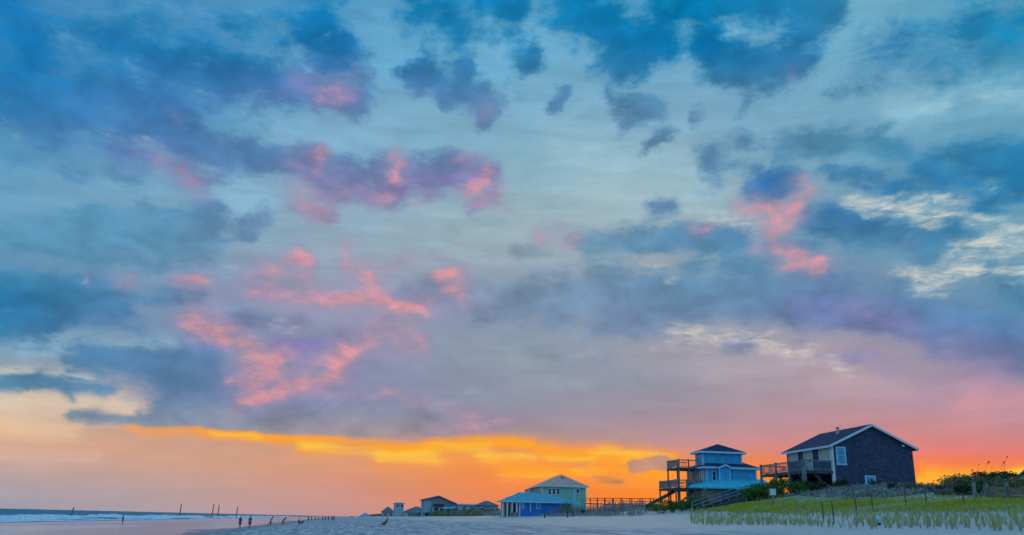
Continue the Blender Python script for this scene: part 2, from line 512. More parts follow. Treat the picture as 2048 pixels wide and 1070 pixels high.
def siding(name, c1, c2, pitch=.16, rough=.75, course=None, bump=.6):
    """lap boards or shingle courses: horizontal rows by height, each a little different"""
    m_ = bpy.data.materials.new(name)
    m_.use_nodes = True
    k = NT(m_.node_tree)
    b = m_.node_tree.nodes['Principled BSDF']
    b.inputs['Roughness'].default_value = rough
    co = k.n('ShaderNodeTexCoord').outputs['Object']
    x, y, z = k.sep(co)
    along = k.math('ADD', x, y)
    br = k.n('ShaderNodeTexBrick')
    k.put(br.inputs['Vector'], k.comb(along, z, 0.0))
    br.inputs['Scale'].default_value = 1.0
    br.inputs['Brick Width'].default_value = course or 3.6
    br.inputs['Row Height'].default_value = pitch
    br.inputs['Mortar Size'].default_value = .012
    br.inputs['Mortar Smooth'].default_value = .3
    br.inputs['Color1'].default_value = (*c1, 1)
    br.inputs['Color2'].default_value = (*c2, 1)
    br.inputs['Mortar'].default_value = (*[v * .45 for v in c2], 1)
    n_ = k.noise(co, 1.3, 5, .6)
    k.put(b.inputs['Base Color'], k.scale(br.outputs[0], k.math('MULTIPLY_ADD', k.math('ADD', n_, k.noise(k.vmath('MULTIPLY', co, (2.2, 2.2, .35)), 1.0, 4, .6)), .75, .25)))
    saw = k.math('FRACT', k.math('DIVIDE', z, pitch))
    bp = k.n('ShaderNodeBump')
    bp.inputs['Strength'].default_value = bump
    bp.inputs['Distance'].default_value = .03
    k.put(bp.inputs['Height'], saw)
    k.put(b.inputs['Normal'], bp.outputs[0])
    return m_


def leafmat(name, c1, c2, rough=.6):
    m_ = bpy.data.materials.new(name)
    m_.use_nodes = True
    k = NT(m_.node_tree)
    b = m_.node_tree.nodes['Principled BSDF']
    b.inputs['Roughness'].default_value = rough
    b.inputs['Specular IOR Level'].default_value = .2
    g = k.n('ShaderNodeNewGeometry')
    k.put(b.inputs['Base Color'], k.mix(g.outputs['Random Per Island'], (*c1, 1), (*c2, 1)))
    return m_


class MB:
    def __init__(s):
        s.v, s.f = [], []

    def poly(s, *pts):
        i = len(s.v)
        s.v += [tuple(p) for p in pts]
        s.f.append(tuple(range(i, i + len(pts))))
        return s

    def box(s, x0, x1, y0, y1, z0, z1):
        i = len(s.v)
        s.v += [(x, y, z) for z in (z0, z1) for y in (y0, y1) for x in (x0, x1)]
        s.f += [tuple(i + q for q in f) for f in ((0, 2, 3, 1), (4, 5, 7, 6), (0, 1, 5, 4), (2, 6, 7, 3), (0, 4, 6, 2), (1, 3, 7, 5))]
        return s

    def slab(s, top, t):
        """thick sheet under a planar polygon"""
        i, n = len(s.v), len(top)
        s.v += [tuple(p) for p in top] + [(p[0], p[1], p[2] - t) for p in top]
        s.f.append(tuple(range(i, i + n)))
        s.f.append(tuple(range(i + 2 * n - 1, i + n - 1, -1)))
        for j in range(n):
            q = (j + 1) % n
            s.f.append((i + j, i + n + j, i + n + q, i + q))
        return s

    def bar(s, p, q, w, h=None, up=Vector((0, 0, 1))):
        p, q = Vector(p), Vector(q)
        d = (q - p).normalized()
        a = d.cross(up)
        if a.length < 1e-3:
            a = Vector((1, 0, 0))
        a.normalize()
        b = a.cross(d).normalized()
        a *= w / 2
        b *= (h or w) / 2
        i = len(s.v)
        for c in (p, q):
            s.v += [tuple(c + o) for o in (-a - b, a - b, a + b, -a + b)]
        s.f += [tuple(i + q_ for q_ in f) for f in ((3, 2, 1, 0), (4, 5, 6, 7), (0, 1, 5, 4), (1, 2, 6, 5), (2, 3, 7, 6), (3, 0, 4, 7))]
        return s

    def tube(s, pts, rad, n=7, caps=True):
        pts = [Vector(p) for p in pts]
        rad = rad if isinstance(rad, (list, tuple)) else [rad] * len(pts)
        i0 = len(s.v)
        for j, p in enumerate(pts):
            d = (pts[min(j + 1, len(pts) - 1)] - pts[max(j - 1, 0)]).normalized()
            a = d.cross(Vector((0, 0, 1)) if abs(d.z) < .9 else Vector((1, 0, 0))).normalized()
            b = d.cross(a)
            for q in range(n):
                th = 2 * math.pi * q / n
                s.v.append(tuple(p + (a * math.cos(th) + b * math.sin(th)) * rad[j]))
        for j in range(len(pts) - 1):
            for q in range(n):
                r2 = (q + 1) % n
                s.f.append((i0 + j * n + q, i0 + j * n + r2, i0 + (j + 1) * n + r2, i0 + (j + 1) * n + q))
        if caps:
            s.f.append(tuple(i0 + q for q in range(n - 1, -1, -1)))
            s.f.append(tuple(i0 + (len(pts) - 1) * n + q for q in range(n)))
        return s

    def lathe(s, prof, n=12, cx=0, cy=0):
        return s.tube([(cx, cy, z) for r_, z in prof], [r_ for r_, z in prof], n)

    def build(s, name, m_, parent=None, smooth=False):
        me = bpy.data.meshes.new(name)
        me.from_pydata(s.v, [], s.f)
        me.update()
        me.materials.append(m_)
        if smooth:
            me.polygons.foreach_set('use_smooth', [True] * len(me.polygons))
        o = bpy.data.objects.new(name, me)
        COL.objects.link(o)
        if parent:
            o.parent = parent
        return o


def tag(o, label=None, cat=None, group=None, kind=None):
    for key, v in (('label', label), ('category', cat), ('group', group), ('kind', kind)):
        if v:
            o[key] = v
    return o


def thing(name, loc, rz, label, cat, group=None):
    o = bpy.data.objects.new(name, None)
    o.empty_display_size = .3
    COL.objects.link(o)
    o.location = loc
    o.rotation_euler = (0, 0, rz)
    return tag(o, label, cat, group)


def kids(o):
    return [c for c in bpy.data.objects if c.parent == o]


# ---------------------------------------------------------------- terrain
SH = R(-11)
Dv = Vector((math.sin(SH), math.cos(SH), 0))
Nv = Vector((math.cos(SH), -math.sin(SH), 0))


def st(x, y):
    return Dv.x * x + Dv.y * y, Nv.x * x + Nv.y * y


def xy(s, t):
    return Dv.x * s + Nv.x * t, Dv.y * s + Nv.y * t


def sst(t, a, b):
    u = min(max((t - a) / (b - a), 0), 1)
    return u * u * (3 - 2 * u)


PT = [-6000, -400, -60, -17, 0, 12, 24, 34, 44, 60, 120, 400, 6000]
PZ = [-9, -6, -.55, 0, .62, 1.2, 2.2, 2.85, 3.3, 3.4, 2.6, 2.0, 1.5]


def height(x, y):
    s, t = st(x, y)
    z = float(np.interp(t, PT, PZ))
    if -60 < s < 4000:
        P = float(np.interp(s, [-60, 20, 50, 60, 72, 80, 90, 100, 108, 120, 135, 175, 260, 700, 3000], [4.5, 5.0, 5.3, 5.6, 6.2, 6.4, 5.8, 5.0, 5.1, 4.6, 4.2, 3.55, 3.7, 4.0, 3.4]))
        a = float(np.interp(s, [0, 70, 90, 105, 140, 175], [25, 25, 32, 36, 39, 42]))
        b = float(np.interp(s, [0, 75, 90, 105, 140, 175], [55, 57, 58, 52, 50, 52]))
        w = sst(t, a, b) * (1 - sst(t, 90, 160))
        if P > z:
            z += (P - z) * w
        # knoll and saddle along the near crest
        z += .45 * math.exp(-((s - 56) / 7) ** 2 - ((t - 50) / 7) ** 2)
        z -= .3 * math.exp(-((s - 65) / 7) ** 2 - ((t - 47) / 8) ** 2)
        n = mnoise.noise((x * .35, y * .35, 0))
        z += w * .28 * n + w * .12 * mnoise.noise((x * 1.1, y * 1.1, 3))
    if t > -40:
        k = sst(t, -30, -5)
        z += .07 * mnoise.noise((x * .03, y * .03, 5)) + k * (.085 * mnoise.noise((x * .25, y * .16, 9)) + .02 * mnoise.noise((x * 1.3, y * 1.3, 2)))
    return z


def ground_at(px, py, d0=15, d1=900):
    v = ray(px, py)
    hv = math.hypot(v.x, v.y)
    d = d0
    while d < d1:
        p = EYE + v * (d / hv)
        if p.z <= max(height(p.x, p.y), 0):
            return Vector((p.x, p.y, max(height(p.x, p.y), 0)))
        d += .25 if d < 130 else 1
    return EYE + v * (d1 / hv)


def on(x, y):
    return Vector((x, y, height(x, y)))


def spot(px, d):
    """ground point at range d under image column px"""
    v = ray(px, 1040)
    hv = math.hypot(v.x, v.y)
    return on(v.x * d / hv, v.y * d / hv)


def grid_mesh(name, ss, ts, zf, m_):
    v, f = [], []
    for s in ss:
        for t in ts:
            x, y = xy(s, t)
            v.append((x, y, zf(x, y, s, t)))
    nt = len(ts)
    for i in range(len(ss) - 1):
        for j in range(nt - 1):
            a = i * nt + j
            f.append((a, a + 1, a + nt + 1, a + nt))
    me = bpy.data.meshes.new(name)
    me.from_pydata(v, [], f)
    me.polygons.foreach_set('use_smooth', [True] * len(f))
    me.materials.append(m_)
    o = bpy.data.objects.new(name, me)
    COL.objects.link(o)
    if me.polygons and me.polygons[0].normal.z < 0:
        me.flip_normals()
    return o


def steps(*seg):
    out = []
    for a, b, n in seg:
        out += list(np.linspace(a, b, n, endpoint=False))
    return [float(q) for q in out] + [float(seg[-1][1])]


def sand_material():
    m_ = bpy.data.materials.new('beach_sand')
    m_.use_nodes = True
    k = NT(m_.node_tree)
    b = m_.node_tree.nodes['Principled BSDF']
    co = k.n('ShaderNodeTexCoord').outputs['Object']
    x, y, z = k.sep(co)
    t = k.math('ADD', k.math('MULTIPLY', x, Nv.x), k.math('MULTIPLY', y, Nv.y))
    s = k.math('ADD', k.math('MULTIPLY', x, Dv.x), k.math('MULTIPLY', y, Dv.y))
    big = k.noise(co, .07, 4, .6)
    fine = k.noise(co, 1.4, 6, .65)
    track = k.noise(k.comb(k.math('MULTIPLY', t, 1.3), k.math('MULTIPLY', s, .10), 0.0), 1.0, 5, .6, .8)
    dry = k.smooth(k.math('ADD', t, k.math('MULTIPLY', k.math('SUBTRACT', big, .5), 9.0)), 16.5, 22.0)
    wet = k.smooth(k.math('ADD', t, k.math('MULTIPLY', k.math('SUBTRACT', big, .5), 5.0)), -9.0, -15.5)
    damp = k.mix(k.smooth(track, .42, .56), (*DAMP_A, 1), (*DAMP_B, 1))
    c = k.mix(dry, damp, k.mix(fine, (*DRY_A, 1), (*DRY_B, 1)))
    c = k.mix(wet, c, (.13, .15, .17, 1))
    veg = k.math('MULTIPLY', k.smooth(z, 2.9, 3.5), k.smooth(fine, .30, .62))
    near = k.smooth(s, 100.0, 80.0)
    c = k.mix(k.math('MULTIPLY', veg, near), c, (.23, .22, .12, 1))
    k.put(b.inputs['Base Color'], k.scale(c, k.math('MULTIPLY_ADD', fine, .5, .75)))
    k.put(b.inputs['Roughness'], k.math('SUBTRACT', .9, k.math('MULTIPLY', wet, .6)))
    b.inputs['Specular IOR Level'].default_value = .25
    bp = k.n('ShaderNodeBump')
    bp.inputs['Strength'].default_value = .8
    bp.inputs['Distance'].default_value = .12
    k.put(bp.inputs['Height'], k.math('ADD', k.math('MULTIPLY', fine, .7), k.math('MULTIPLY', track, .6)))
    k.put(b.inputs['Normal'], bp.outputs[0])
    return m_


DAMP_A, DAMP_B = (.46, .46, .45), (.18, .24, .27)
DRY_A, DRY_B = (.72, .53, .45), (.58, .43, .37)
ss = steps((-400, -60, 10), (-60, 0, 20), (0, 130, 260), (130, 260, 120), (260, 700, 100), (700, 2000, 50), (2000, 9000, 20))
ts = steps((-6000, -400, 4), (-400, -60, 12), (-60, -24, 18), (-24, 20, 60), (20, 56, 90), (56, 100, 40), (100, 400, 16), (400, 6000, 6))
tag(grid_mesh('beach_ground', ss, ts, lambda x, y, s, t: height(x, y), sand_material()), kind='structure')


def water_material(name, c, rough, sx, sy, strength, dist_, band):
    m_ = bpy.data.materials.new(name)
    m_.use_nodes = True
    k = NT(m_.node_tree)
    b = m_.node_tree.nodes['Principled BSDF']
    co = k.n('ShaderNodeTexCoord').outputs['Object']
    x, y, z = k.sep(co)
    t = k.math('ADD', k.math('MULTIPLY', x, Nv.x), k.math('MULTIPLY', y, Nv.y))
    s = k.math('ADD', k.math('MULTIPLY', x, Dv.x), k.math('MULTIPLY', y, Dv.y))
    q = k.comb(k.math('MULTIPLY', t, sx), k.math('MULTIPLY', s, sy), 0.0)
    n1 = k.noise(q, 1.0, 5, .6, .5)
    n2 = k.noise(k.vmath('MULTIPLY', q, (.25, .25, 1)), 1.0, 3, .5, .4)
    k.put(b.inputs['Base Color'], k.mix(k.smooth(n2, .38, .62), (*c, 1), (*band, 1)))
    b.inputs['Roughness'].default_value = rough
    b.inputs['IOR'].default_value = 1.33
    b.inputs['Specular IOR Level'].default_value = .12 if 'sea' in name else .36
    bp = k.n('ShaderNodeBump')
    bp.inputs['Strength'].default_value = strength
    bp.inputs['Distance'].default_value = dist_
    k.put(bp.inputs['Height'], k.math('ADD', n1, n2))
    k.put(b.inputs['Normal'], bp.outputs[0])
    return m_


def swell(x, y, s, t):
    if t > -54 or t < -700:
        return 0.0
    a = .30 * sst(-t, 54, 75) * (1 - sst(-t, 260, 700))
    ph = t / 17 * 2 * math.pi + 3 * mnoise.noise((s * .012, t * .01, 1)) + .6 * mnoise.noise((s * .05, t * .05, 4))
    w = (.5 + .5 * math.sin(ph)) ** 2.2
    return a * (w * (.7 + .6 * mnoise.noise((s * .03, t * .06, 7))) + .25 * mnoise.noise((s * .15, t * .3, 2)))


M_SEA = water_material('sea_water', (.035, .17, .24), .5, .25, .06, 1.0, .8, (.06, .22, .29))
M_SHALLOW = water_material('shallow_water', (.38, .45, .54), .2, .30, .035, .5, .07, (.16, .24, .32))
sea_s = steps((-300, 40, 30), (40, 500, 230), (500, 1500, 80), (1500, 20000, 30))
sea_t = steps((-24000, -700, 14), (-700, -300, 60), (-300, -54, 240), (-54, -52, 2))
tag(grid_mesh('sea', sea_s, sea_t, swell, M_SEA), kind='structure')
tag(grid_mesh('shallow_water', steps((-300, 3000, 300)), steps((-52, -8, 14)), lambda x, y, s, t: .004 * sst(t, -52, -50), M_SHALLOW), kind='structure')

M_FOAM = mat('sea_foam', (.75, .80, .82), (.45, .55, .60), .8, .9, 6, .6, 4.0, stretch=(1, 1, 1))


def foam_line(t0, wid, hgt, s0, s1, seed, thr):
    ss_ = steps((s0, 420, int((420 - s0) / 1.1)), (420, s1, int((s1 - 420) / 4)))
    ts_ = [t0 + wid * q for q in np.linspace(-.5, .5, 15)]

    def zf(x, y, s, t):
        u = (t - t0 - wid * .35 * mnoise.noise((s * .018, seed, 0))) / wid * 2
        env = max(0, 1 - u * u)
        n = mnoise.fractal((s * .07, t * .25, seed), 1.0, 2.0, 4)
        broken = mnoise.noise((s * .013, seed * 3, 1)) + thr
        return -.12 + hgt * env * (.75 + .7 * n) * min(max(broken * 2.2, 0), 1) + swell(x, y, s, t) * .8
    return tag(grid_mesh('surf_foam', ss_, ts_, zf, M_FOAM), kind='structure')


foam_line(-57, 7, .32, 30, 1500, 1, .55)
foam_line(-66, 9, .50, 30, 1500, 2, .45)
foam_line(-80, 12, .85, 30, 1500, 3, .35)
foam_line(-100, 12, .80, 30, 1500, 4, .15)
foam_line(-128, 10, .7, 30, 1500, 5, -.12)
foam_line(-44, 2.2, .17, 30, 900, 6, .25)
foam_line(-33, 1.6, .16, 30, 900, 8, .1)
foam_line(-38.5, 1.8, .16, 30, 900, 9, .2)
foam_line(-49, 3, .2, 30, 900, 10, .3)
foam_line(-24, 1.0, .14, 30, 500, 11, .05)

# ---------------------------------------------------------------- building materials
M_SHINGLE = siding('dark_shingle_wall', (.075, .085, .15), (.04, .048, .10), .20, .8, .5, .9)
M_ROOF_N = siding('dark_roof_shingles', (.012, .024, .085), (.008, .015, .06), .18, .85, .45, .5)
M_LAP_BLUE = siding('pale_blue_lap', (.06, .50, .78), (.05, .43, .70), .15, .6, 3.6, .5)
M_LAP_GREEN = siding('mint_lap', (.30, .62, .45), (.26, .56, .41), .15, .6, 3.6, .5)
M_LAP_ROYAL = siding('royal_blue_lap', (.02, .20, .64), (.015, .17, .56), .15, .6, 3.6, .5)
M_LAP_GREY = siding('grey_lap', (.30, .30, .36), (.26, .26, .32), .18, .7, 3.6, .5)
M_LAP_PALE = siding('pale_lap', (.40, .48, .50), (.36, .44, .46), .18, .7, 3.6, .5)
M_TAN = siding('tan_louvre', (.50, .42, .34), (.42, .36, .30), .5, .7, .45, .5)
M_TEAL_ROOF = mat('teal_metal_roof', (.06, .50, .60), (.05, .44, .54), 1.2, .45, 4)
M_TEAL_PALE = mat('pale_teal_roof', (.12, .37, .43), (.09, .31, .37), 1.2, .5, 4)
M_TAN_ROOF = siding('tan_roof_shingles', (.92, .41, .29), (.78, .35, .25), .25, .8, .5, .4)
M_MAUVE_ROOF = siding('mauve_roof_shingles', (.22, .17, .20), (.18, .14, .17), .25, .8, .5, .4)
M_TRIM = mat('white_trim', (.72, .74, .76), (.62, .64, .68), 4, .5)
M_TRIM_BLUE = mat('pale_blue_trim', (.42, .66, .82), (.36, .60, .78), 4, .5)
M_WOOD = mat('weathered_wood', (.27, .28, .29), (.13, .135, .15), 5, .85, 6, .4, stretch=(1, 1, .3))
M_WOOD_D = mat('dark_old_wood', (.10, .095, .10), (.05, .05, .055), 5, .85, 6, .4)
M_WOOD_W = mat('brown_wood', (.34, .20, .11), (.22, .12, .07), 4, .8, 6, .4, stretch=(.4, .4, 3))
M_STAKE = mat('stake_wood', (.22, .13, .09), (.13, .08, .06), 6, .85, 5, .3)
M_DARK = mat('dark_and_shade', (.03, .03, .035), (.02, .02, .025), 3, .9)  # near-black: dark hulls, barrel and buoy base, also painted porch shade
M_GLASS = mat('window_glass', (.07, .26, .40), (.05, .20, .33), 1.2, .12, 3, metallic=.75)
M_GLASS_D = mat('dark_glass', (.05, .05, .09), (.035, .035, .07), 1.2, .15, 3, metallic=.3)
M_CREAM = mat('cream_panel', (.55, .48, .38), (.46, .40, .32), 1.5, .5, 3)  # cream for plain walls, and for the warm reflection painted on panes
M_METAL = mat('grey_metal', (.40, .42, .44), (.30, .32, .34), 6, .5, 4, metallic=.5)
M_CONC = mat('foundation_block', (.30, .28, .27), (.22, .21, .20), 2, .9)


def bisect(f, target, lo, hi, ax):
    up = f(hi)[ax] > f(lo)[ax]
    for _ in range(50):
        m_ = (lo + hi) / 2
        if (f(m_)[ax] < target) == up:
            lo = m_
        else:
            hi = m_
    return (lo + hi) / 2


class Frame:
    """a house's own axes: x across (inland), y along the shore, z up"""

    def __init__(s, o, rot):
        s.o, s.rot = Vector(o), R(rot)
        c, q = math.cos(s.rot), math.sin(s.rot)
        s.X, s.Y = Vector((c, q, 0)), Vector((-q, c, 0))

    def P(s, x, y, z):
        return s.o + s.X * x + s.Y * y + Vector((0, 0, z))

    def along(s, axis, target, p=(0, 0, 0), lo=-40, hi=40, ax=0):
        def f(t):
            q = list(p)
            q[axis] += t
            return proj(s.P(*q))
        return bisect(f, target, lo, hi, ax)

    def up(s, py, x=0, y=0, lo=-5, hi=25):
        return bisect(lambda t: proj(s.P(x, y, t)), py, lo, hi, 1)


def window(house, face, a0, a1, z0, z1, c, sgn, fm, pm, bars=(1, 0), w=.10, name='window'):
    """face 'y': in a wall at y=c looking along -y; face 'x': in a wall at x=c; sgn = outward direction"""
    fr, pn = MB(), MB()

    def put(mb, p0, p1, q0, q1, d0, d1):
        lo, hi = sorted((c + sgn * d0, c + sgn * d1))
        if face == 'y':
            mb.box(p0, p1, lo, hi, q0, q1)
        else:
            mb.box(lo, hi, p0, p1, q0, q1)
    put(fr, a0 - w, a1 + w, z1, z1 + w, .002, .06)
    put(fr, a0 - w * 1.3, a1 + w * 1.3, z0 - w, z0, .002, .09)
    put(fr, a0 - w, a0, z0, z1, .002, .06)
    put(fr, a1, a1 + w, z0, z1, .002, .06)
    for i in range(bars[0]):
        zz = z0 + (z1 - z0) * (i + 1) / (bars[0] + 1)
        put(fr, a0, a1, zz - .025, zz + .025, .012, .05)
    for i in range(bars[1]):
        aa = a0 + (a1 - a0) * (i + 1) / (bars[1] + 1)
        put(fr, aa - .03, aa + .03, z0, z1, .011, .048)
    put(pn, a0, a1, z0, z1, .004, .02)
    f = fr.build(name, fm, house)
    pn.build('door_panel' if name == 'door' else 'pane', pm, f)
    return f


def rail_run(mb, p, q, h=1.0, gap=.14, top=.09, rails=(.12,)):
    p, q = Vector(p), Vector(q)
    zz = Vector((0, 0, 1))
    mb.bar(p + zz * h, q + zz * h, .14, .05)
    for r_ in rails:
        mb.bar(p + zz * r_, q + zz * r_, .05, .08)
    mb.bar(p + zz * (h - .09), q + zz * (h - .09), .045, .08)
    n = int((q - p).length / gap)
    for i in range(n):
        b = p.lerp(q, (i + .5) / n)
        mb.bar(b + zz * (rails[0] if rails else 0), b + zz * (h - .05), .04)


# ---------------------------------------------------------------- dark shingled house on the dune
def shingle_house():
    F = Frame(at(1669, 972, 100), 8)
    he = F.up(890)
    w = F.along(0, 1824, (0, 0, he), 0, 40)
    L = F.along(1, 1573, (0, 0, he), 0, 60)
    hr = F.up(851.5, w / 2)
    h = thing('beach_house', F.o, F.rot, 'dark shingled beach house with white trim and a raised wooden deck, on the right', 'house')
    sk = -1.6
    # upright shell with gable ends
    m_ = MB()
    A = [(0, 0), (w, 0), (w, L), (0, L)]
    m_.poly((0, 0, sk), (w, 0, sk), (w, 0, he), (w / 2, 0, hr), (0, 0, he))
    m_.poly((w, L, sk), (0, L, sk), (0, L, he), (w / 2, L, hr), (w, L, he))
    m_.poly((w, 0, sk), (w, L, sk), (w, L, he), (w, 0, he))
    zd = F.up(941, -.0)           # deck level
    m_.poly((0, L, zd - .3), (0, 0, zd - .3), (0, 0, he), (0, L, he))
    m_.poly((0, L, zd - .3), (w, L, zd - .3), (w, 0, zd - .3), (0, 0, zd - .3))
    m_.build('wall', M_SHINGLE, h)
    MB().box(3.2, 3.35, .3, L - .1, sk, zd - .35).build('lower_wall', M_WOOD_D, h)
    sl_ = (hr - he) / (w / 2)
    ov = .45
    r_ = MB()
    up_ = .16
    r_.slab([(-ov, -ov, he - ov * sl_ + up_), (w / 2, -ov, hr + up_), (w / 2, L + ov, hr + up_), (-ov, L + ov, he - ov * sl_ + up_)], .14)
    r_.slab([(w / 2 + .002, -ov, hr + up_), (w + ov, -ov, he - ov * sl_ + up_), (w + ov, L + ov, he - ov * sl_ + up_), (w / 2 + .002, L + ov, hr + up_)], .14)
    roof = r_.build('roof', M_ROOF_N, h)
    e = he - ov * sl_
    t = MB()
    for yy in (-ov - .04, L + ov + .04):
        t.bar((-ov, yy, e + .03), (w / 2, yy, hr + .03), .07, .24)
        t.bar((w + ov, yy, e + .03), (w / 2, yy, hr + .03), .07, .24)
    t.bar((-ov - .04, -ov, e + .03), (-ov - .04, L + ov, e + .03), .07, .22)
    t.bar((w + ov + .04, -ov, e + .03), (w + ov + .04, L + ov, e + .03), .07, .22)
    t.build('fascia', M_TRIM, roof)
    v = MB()
    vy, vz = L * .42, he + (w * .36) * sl_
    v.lathe([(.26, vz - .1), (.22, vz + .35), (.13, vz + .4), (.13, vz + .72), (.24, vz + .74), (.24, vz + .84), (.02, vz + .95)], 10, w * .36, vy)
    v.build('roof_vent', M_METAL, roof)
    MB().box(-.03, .22, -.035, -.003, sk, he - .05).box(-.035, -.003, -.03, .22, zd, he - .05).build('corner_board', M_TRIM, h)
    # windows in the gable end
    x0 = F.along(0, 1673, (0, 0, he), 0, 20)
    x1 = F.along(0, 1687, (0, 0, he), 0, 20)
    window(h, 'y', x0, x1, F.up(927, x0), F.up(896, x0), 0, -1, M_TRIM_BLUE, M_GLASS, (1, 0), .16)
    x0 = F.along(0, 1726, (0, 0, he), 0, 20)
    x1 = F.along(0, 1742, (0, 0, he), 0, 20)
    window(h, 'y', x0, x1, F.up(974, x0), F.up(954, x0), 0, -1, M_TRIM_BLUE, M_GLASS, (1, 0), .16)
    xs = F.along(0, 1805, (0, 0, he), 0, 20)
    lm = MB().lathe([(.05, 0), (.16, .04), (.14, .2), (.05, .26)], 10)
    lm.v = [(x + xs, y - .16, z + F.up(892, xs) - .12) for x, y, z in lm.v]
    lm.build('porch_lamp', M_TRIM, h, True)
    # sea side openings, a warm reflection painted as flat tan panes
    for (pa, pb, ya, yb, pm, nm, brs) in ((1659, 1638, 896, 918, M_CREAM, 'window', (0, 2)), (1623, 1607, 903, 939, M_CREAM, 'door', (1, 1)), (1594, 1578, 907, 921, M_CREAM, 'window', (0, 2))):
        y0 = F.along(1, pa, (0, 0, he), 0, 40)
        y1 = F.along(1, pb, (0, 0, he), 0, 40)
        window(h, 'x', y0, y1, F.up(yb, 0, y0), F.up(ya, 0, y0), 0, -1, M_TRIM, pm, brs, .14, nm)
    # deck
    wd = -F.along(0, 1611, (0, -.1, zd), -20, 0)
    ld = F.along(1, 1524, (-wd, 0, zd), 0, 60)
    d = MB()
    n = int(ld / .16)
    for i in range(n):
        d.box(-wd, -.05, .0 + i * .16, .0 + i * .16 + .145, zd - .05, zd)
    if ld > L:
        d.box(-.05, 1.5, L + .3, ld, zd - .05, zd)
    d.build('deck', M_WOOD, h)
    j = MB()
    j.box(-wd - .06, -wd - .01, 0, ld, zd - .38, zd - .06)
    j.box(-wd, -.05, -.06, -.01, zd - .38, zd - .06)
    j.box(-wd * .45, -wd * .45 + .1, 0, ld, zd - .36, zd - .06)
    for i in range(9):
        yy = ld * i / 8.2 + .1
        j.box(-wd + .05, -.06, yy, yy + .06, zd - .30, zd - .07)
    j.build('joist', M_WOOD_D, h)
    rl = MB()
    rail_run(rl, (-wd + .06, .04, zd), (-wd + .06, ld, zd), 1.05, .27)
    rl.build('railing', M_WOOD, h)
    rl = MB()
    rail_run(rl, (-wd + .1, .04, zd), (-.1, .04, zd), 1.05, .24)
    rl.build('railing', M_WOOD, h)
    rl = MB()
    rail_run(rl, (-wd + .1, ld - .05, zd), (-.1, ld - .05, zd), 1.05)
    rl.build('railing', M_WOOD, h)
    ps = [0, ld * .33, ld * .63, ld]
    for i, yy in enumerate(ps):
        wdt = .17 if i == 0 else .11
        gz = height(*F.P(-wd, yy, 0).xy) - F.o.z - .5
        MB().box(-wd - .2 - (0 if i else .1), -wd - .2 + 2 * wdt - (0 if i else .1), yy - wdt, yy + wdt, gz, zd + 1.15).build('post', M_WOOD, h)
    for yy in (0.6, ld * .5, ld * .9):
        gz = height(*F.P(-1.2, yy, 0).xy) - F.o.z - .5
        MB().box(-1.4, -1.18, yy, yy + .22, gz, zd - .07).build('post', M_WOOD_D, h)
    for a, b in (((-wd, ps[1], -.1), (-wd, ps[2], zd - .4)), ((-wd, ps[3], -.2), (-wd, ps[2] + .3, zd - .4)), ((-wd, .5, zd - 1.3), (-wd, 1.4, zd - .35)), ((-.8, .2, zd - 1.7), (-2.2, .2, zd - .3))):
        MB().bar(a, b, .10, .16).build('brace', M_WOOD_D, h)
    # outdoor furniture hints by the rail: a bench
    b = MB()
    b.box(-wd + .35, -wd + .8, .8, 2.6, zd + .42, zd + .47).box(-wd + .33, -wd + .38, .8, 2.6, zd + .5, zd + .95)
    for yy in (.9, 2.4):
        b.box(-wd + .4, -wd + .75, yy, yy + .08, zd + .002, zd + .42)
    b.build('deck_bench', M_WOOD, h)
    # door and post under the house
    MB().box(-.14, .10, -.05, .15, sk, zd - .32).build('post', M_TRIM, h)
    MB().box(1.6, 1.75, .25, .4, sk, zd - .32).build('post', M_WOOD, h)
    return F, w, L, he


SHF, SHW, SHL, SHE = shingle_house()


def hip(mb, x0, x1, y0, y1, z, rise, ov=.4, ridge=0.0, along='x', th=.14):
    """hip roof; ridge = length of the ridge along the given axis"""
    x0, x1, y0, y1 = x0 - ov, x1 + ov, y0 - ov, y1 + ov
    cx, cy = (x0 + x1) / 2, (y0 + y1) / 2
    a, b = ((cx - ridge / 2, cy), (cx + ridge / 2, cy)) if along == 'x' else ((cx, cy - ridge / 2), (cx, cy + ridge / 2))
    A, B = (*a, z + rise), (*b, z + rise)
    c = [(x0, y0, z), (x1, y0, z), (x1, y1, z), (x0, y1, z)]
    if ridge < .01:
        tops = [[c[0], c[1], A], [c[1], c[2], A], [c[2], c[3], A], [c[3], c[0], A]]
    elif along == 'x':
        tops = [[c[0], c[1], B, A], [c[1], c[2], B], [c[2], c[3], A, B], [c[3], c[0], A]]
    else:
        tops = [[c[0], c[1], A], [c[1], c[2], B, A], [c[2], c[3], B], [c[3], c[0], A, B]]
    for t in tops:
        mb.poly(*t)
    mb.box(x0, x1, y0, y1, z - th, z - .004)
    return mb


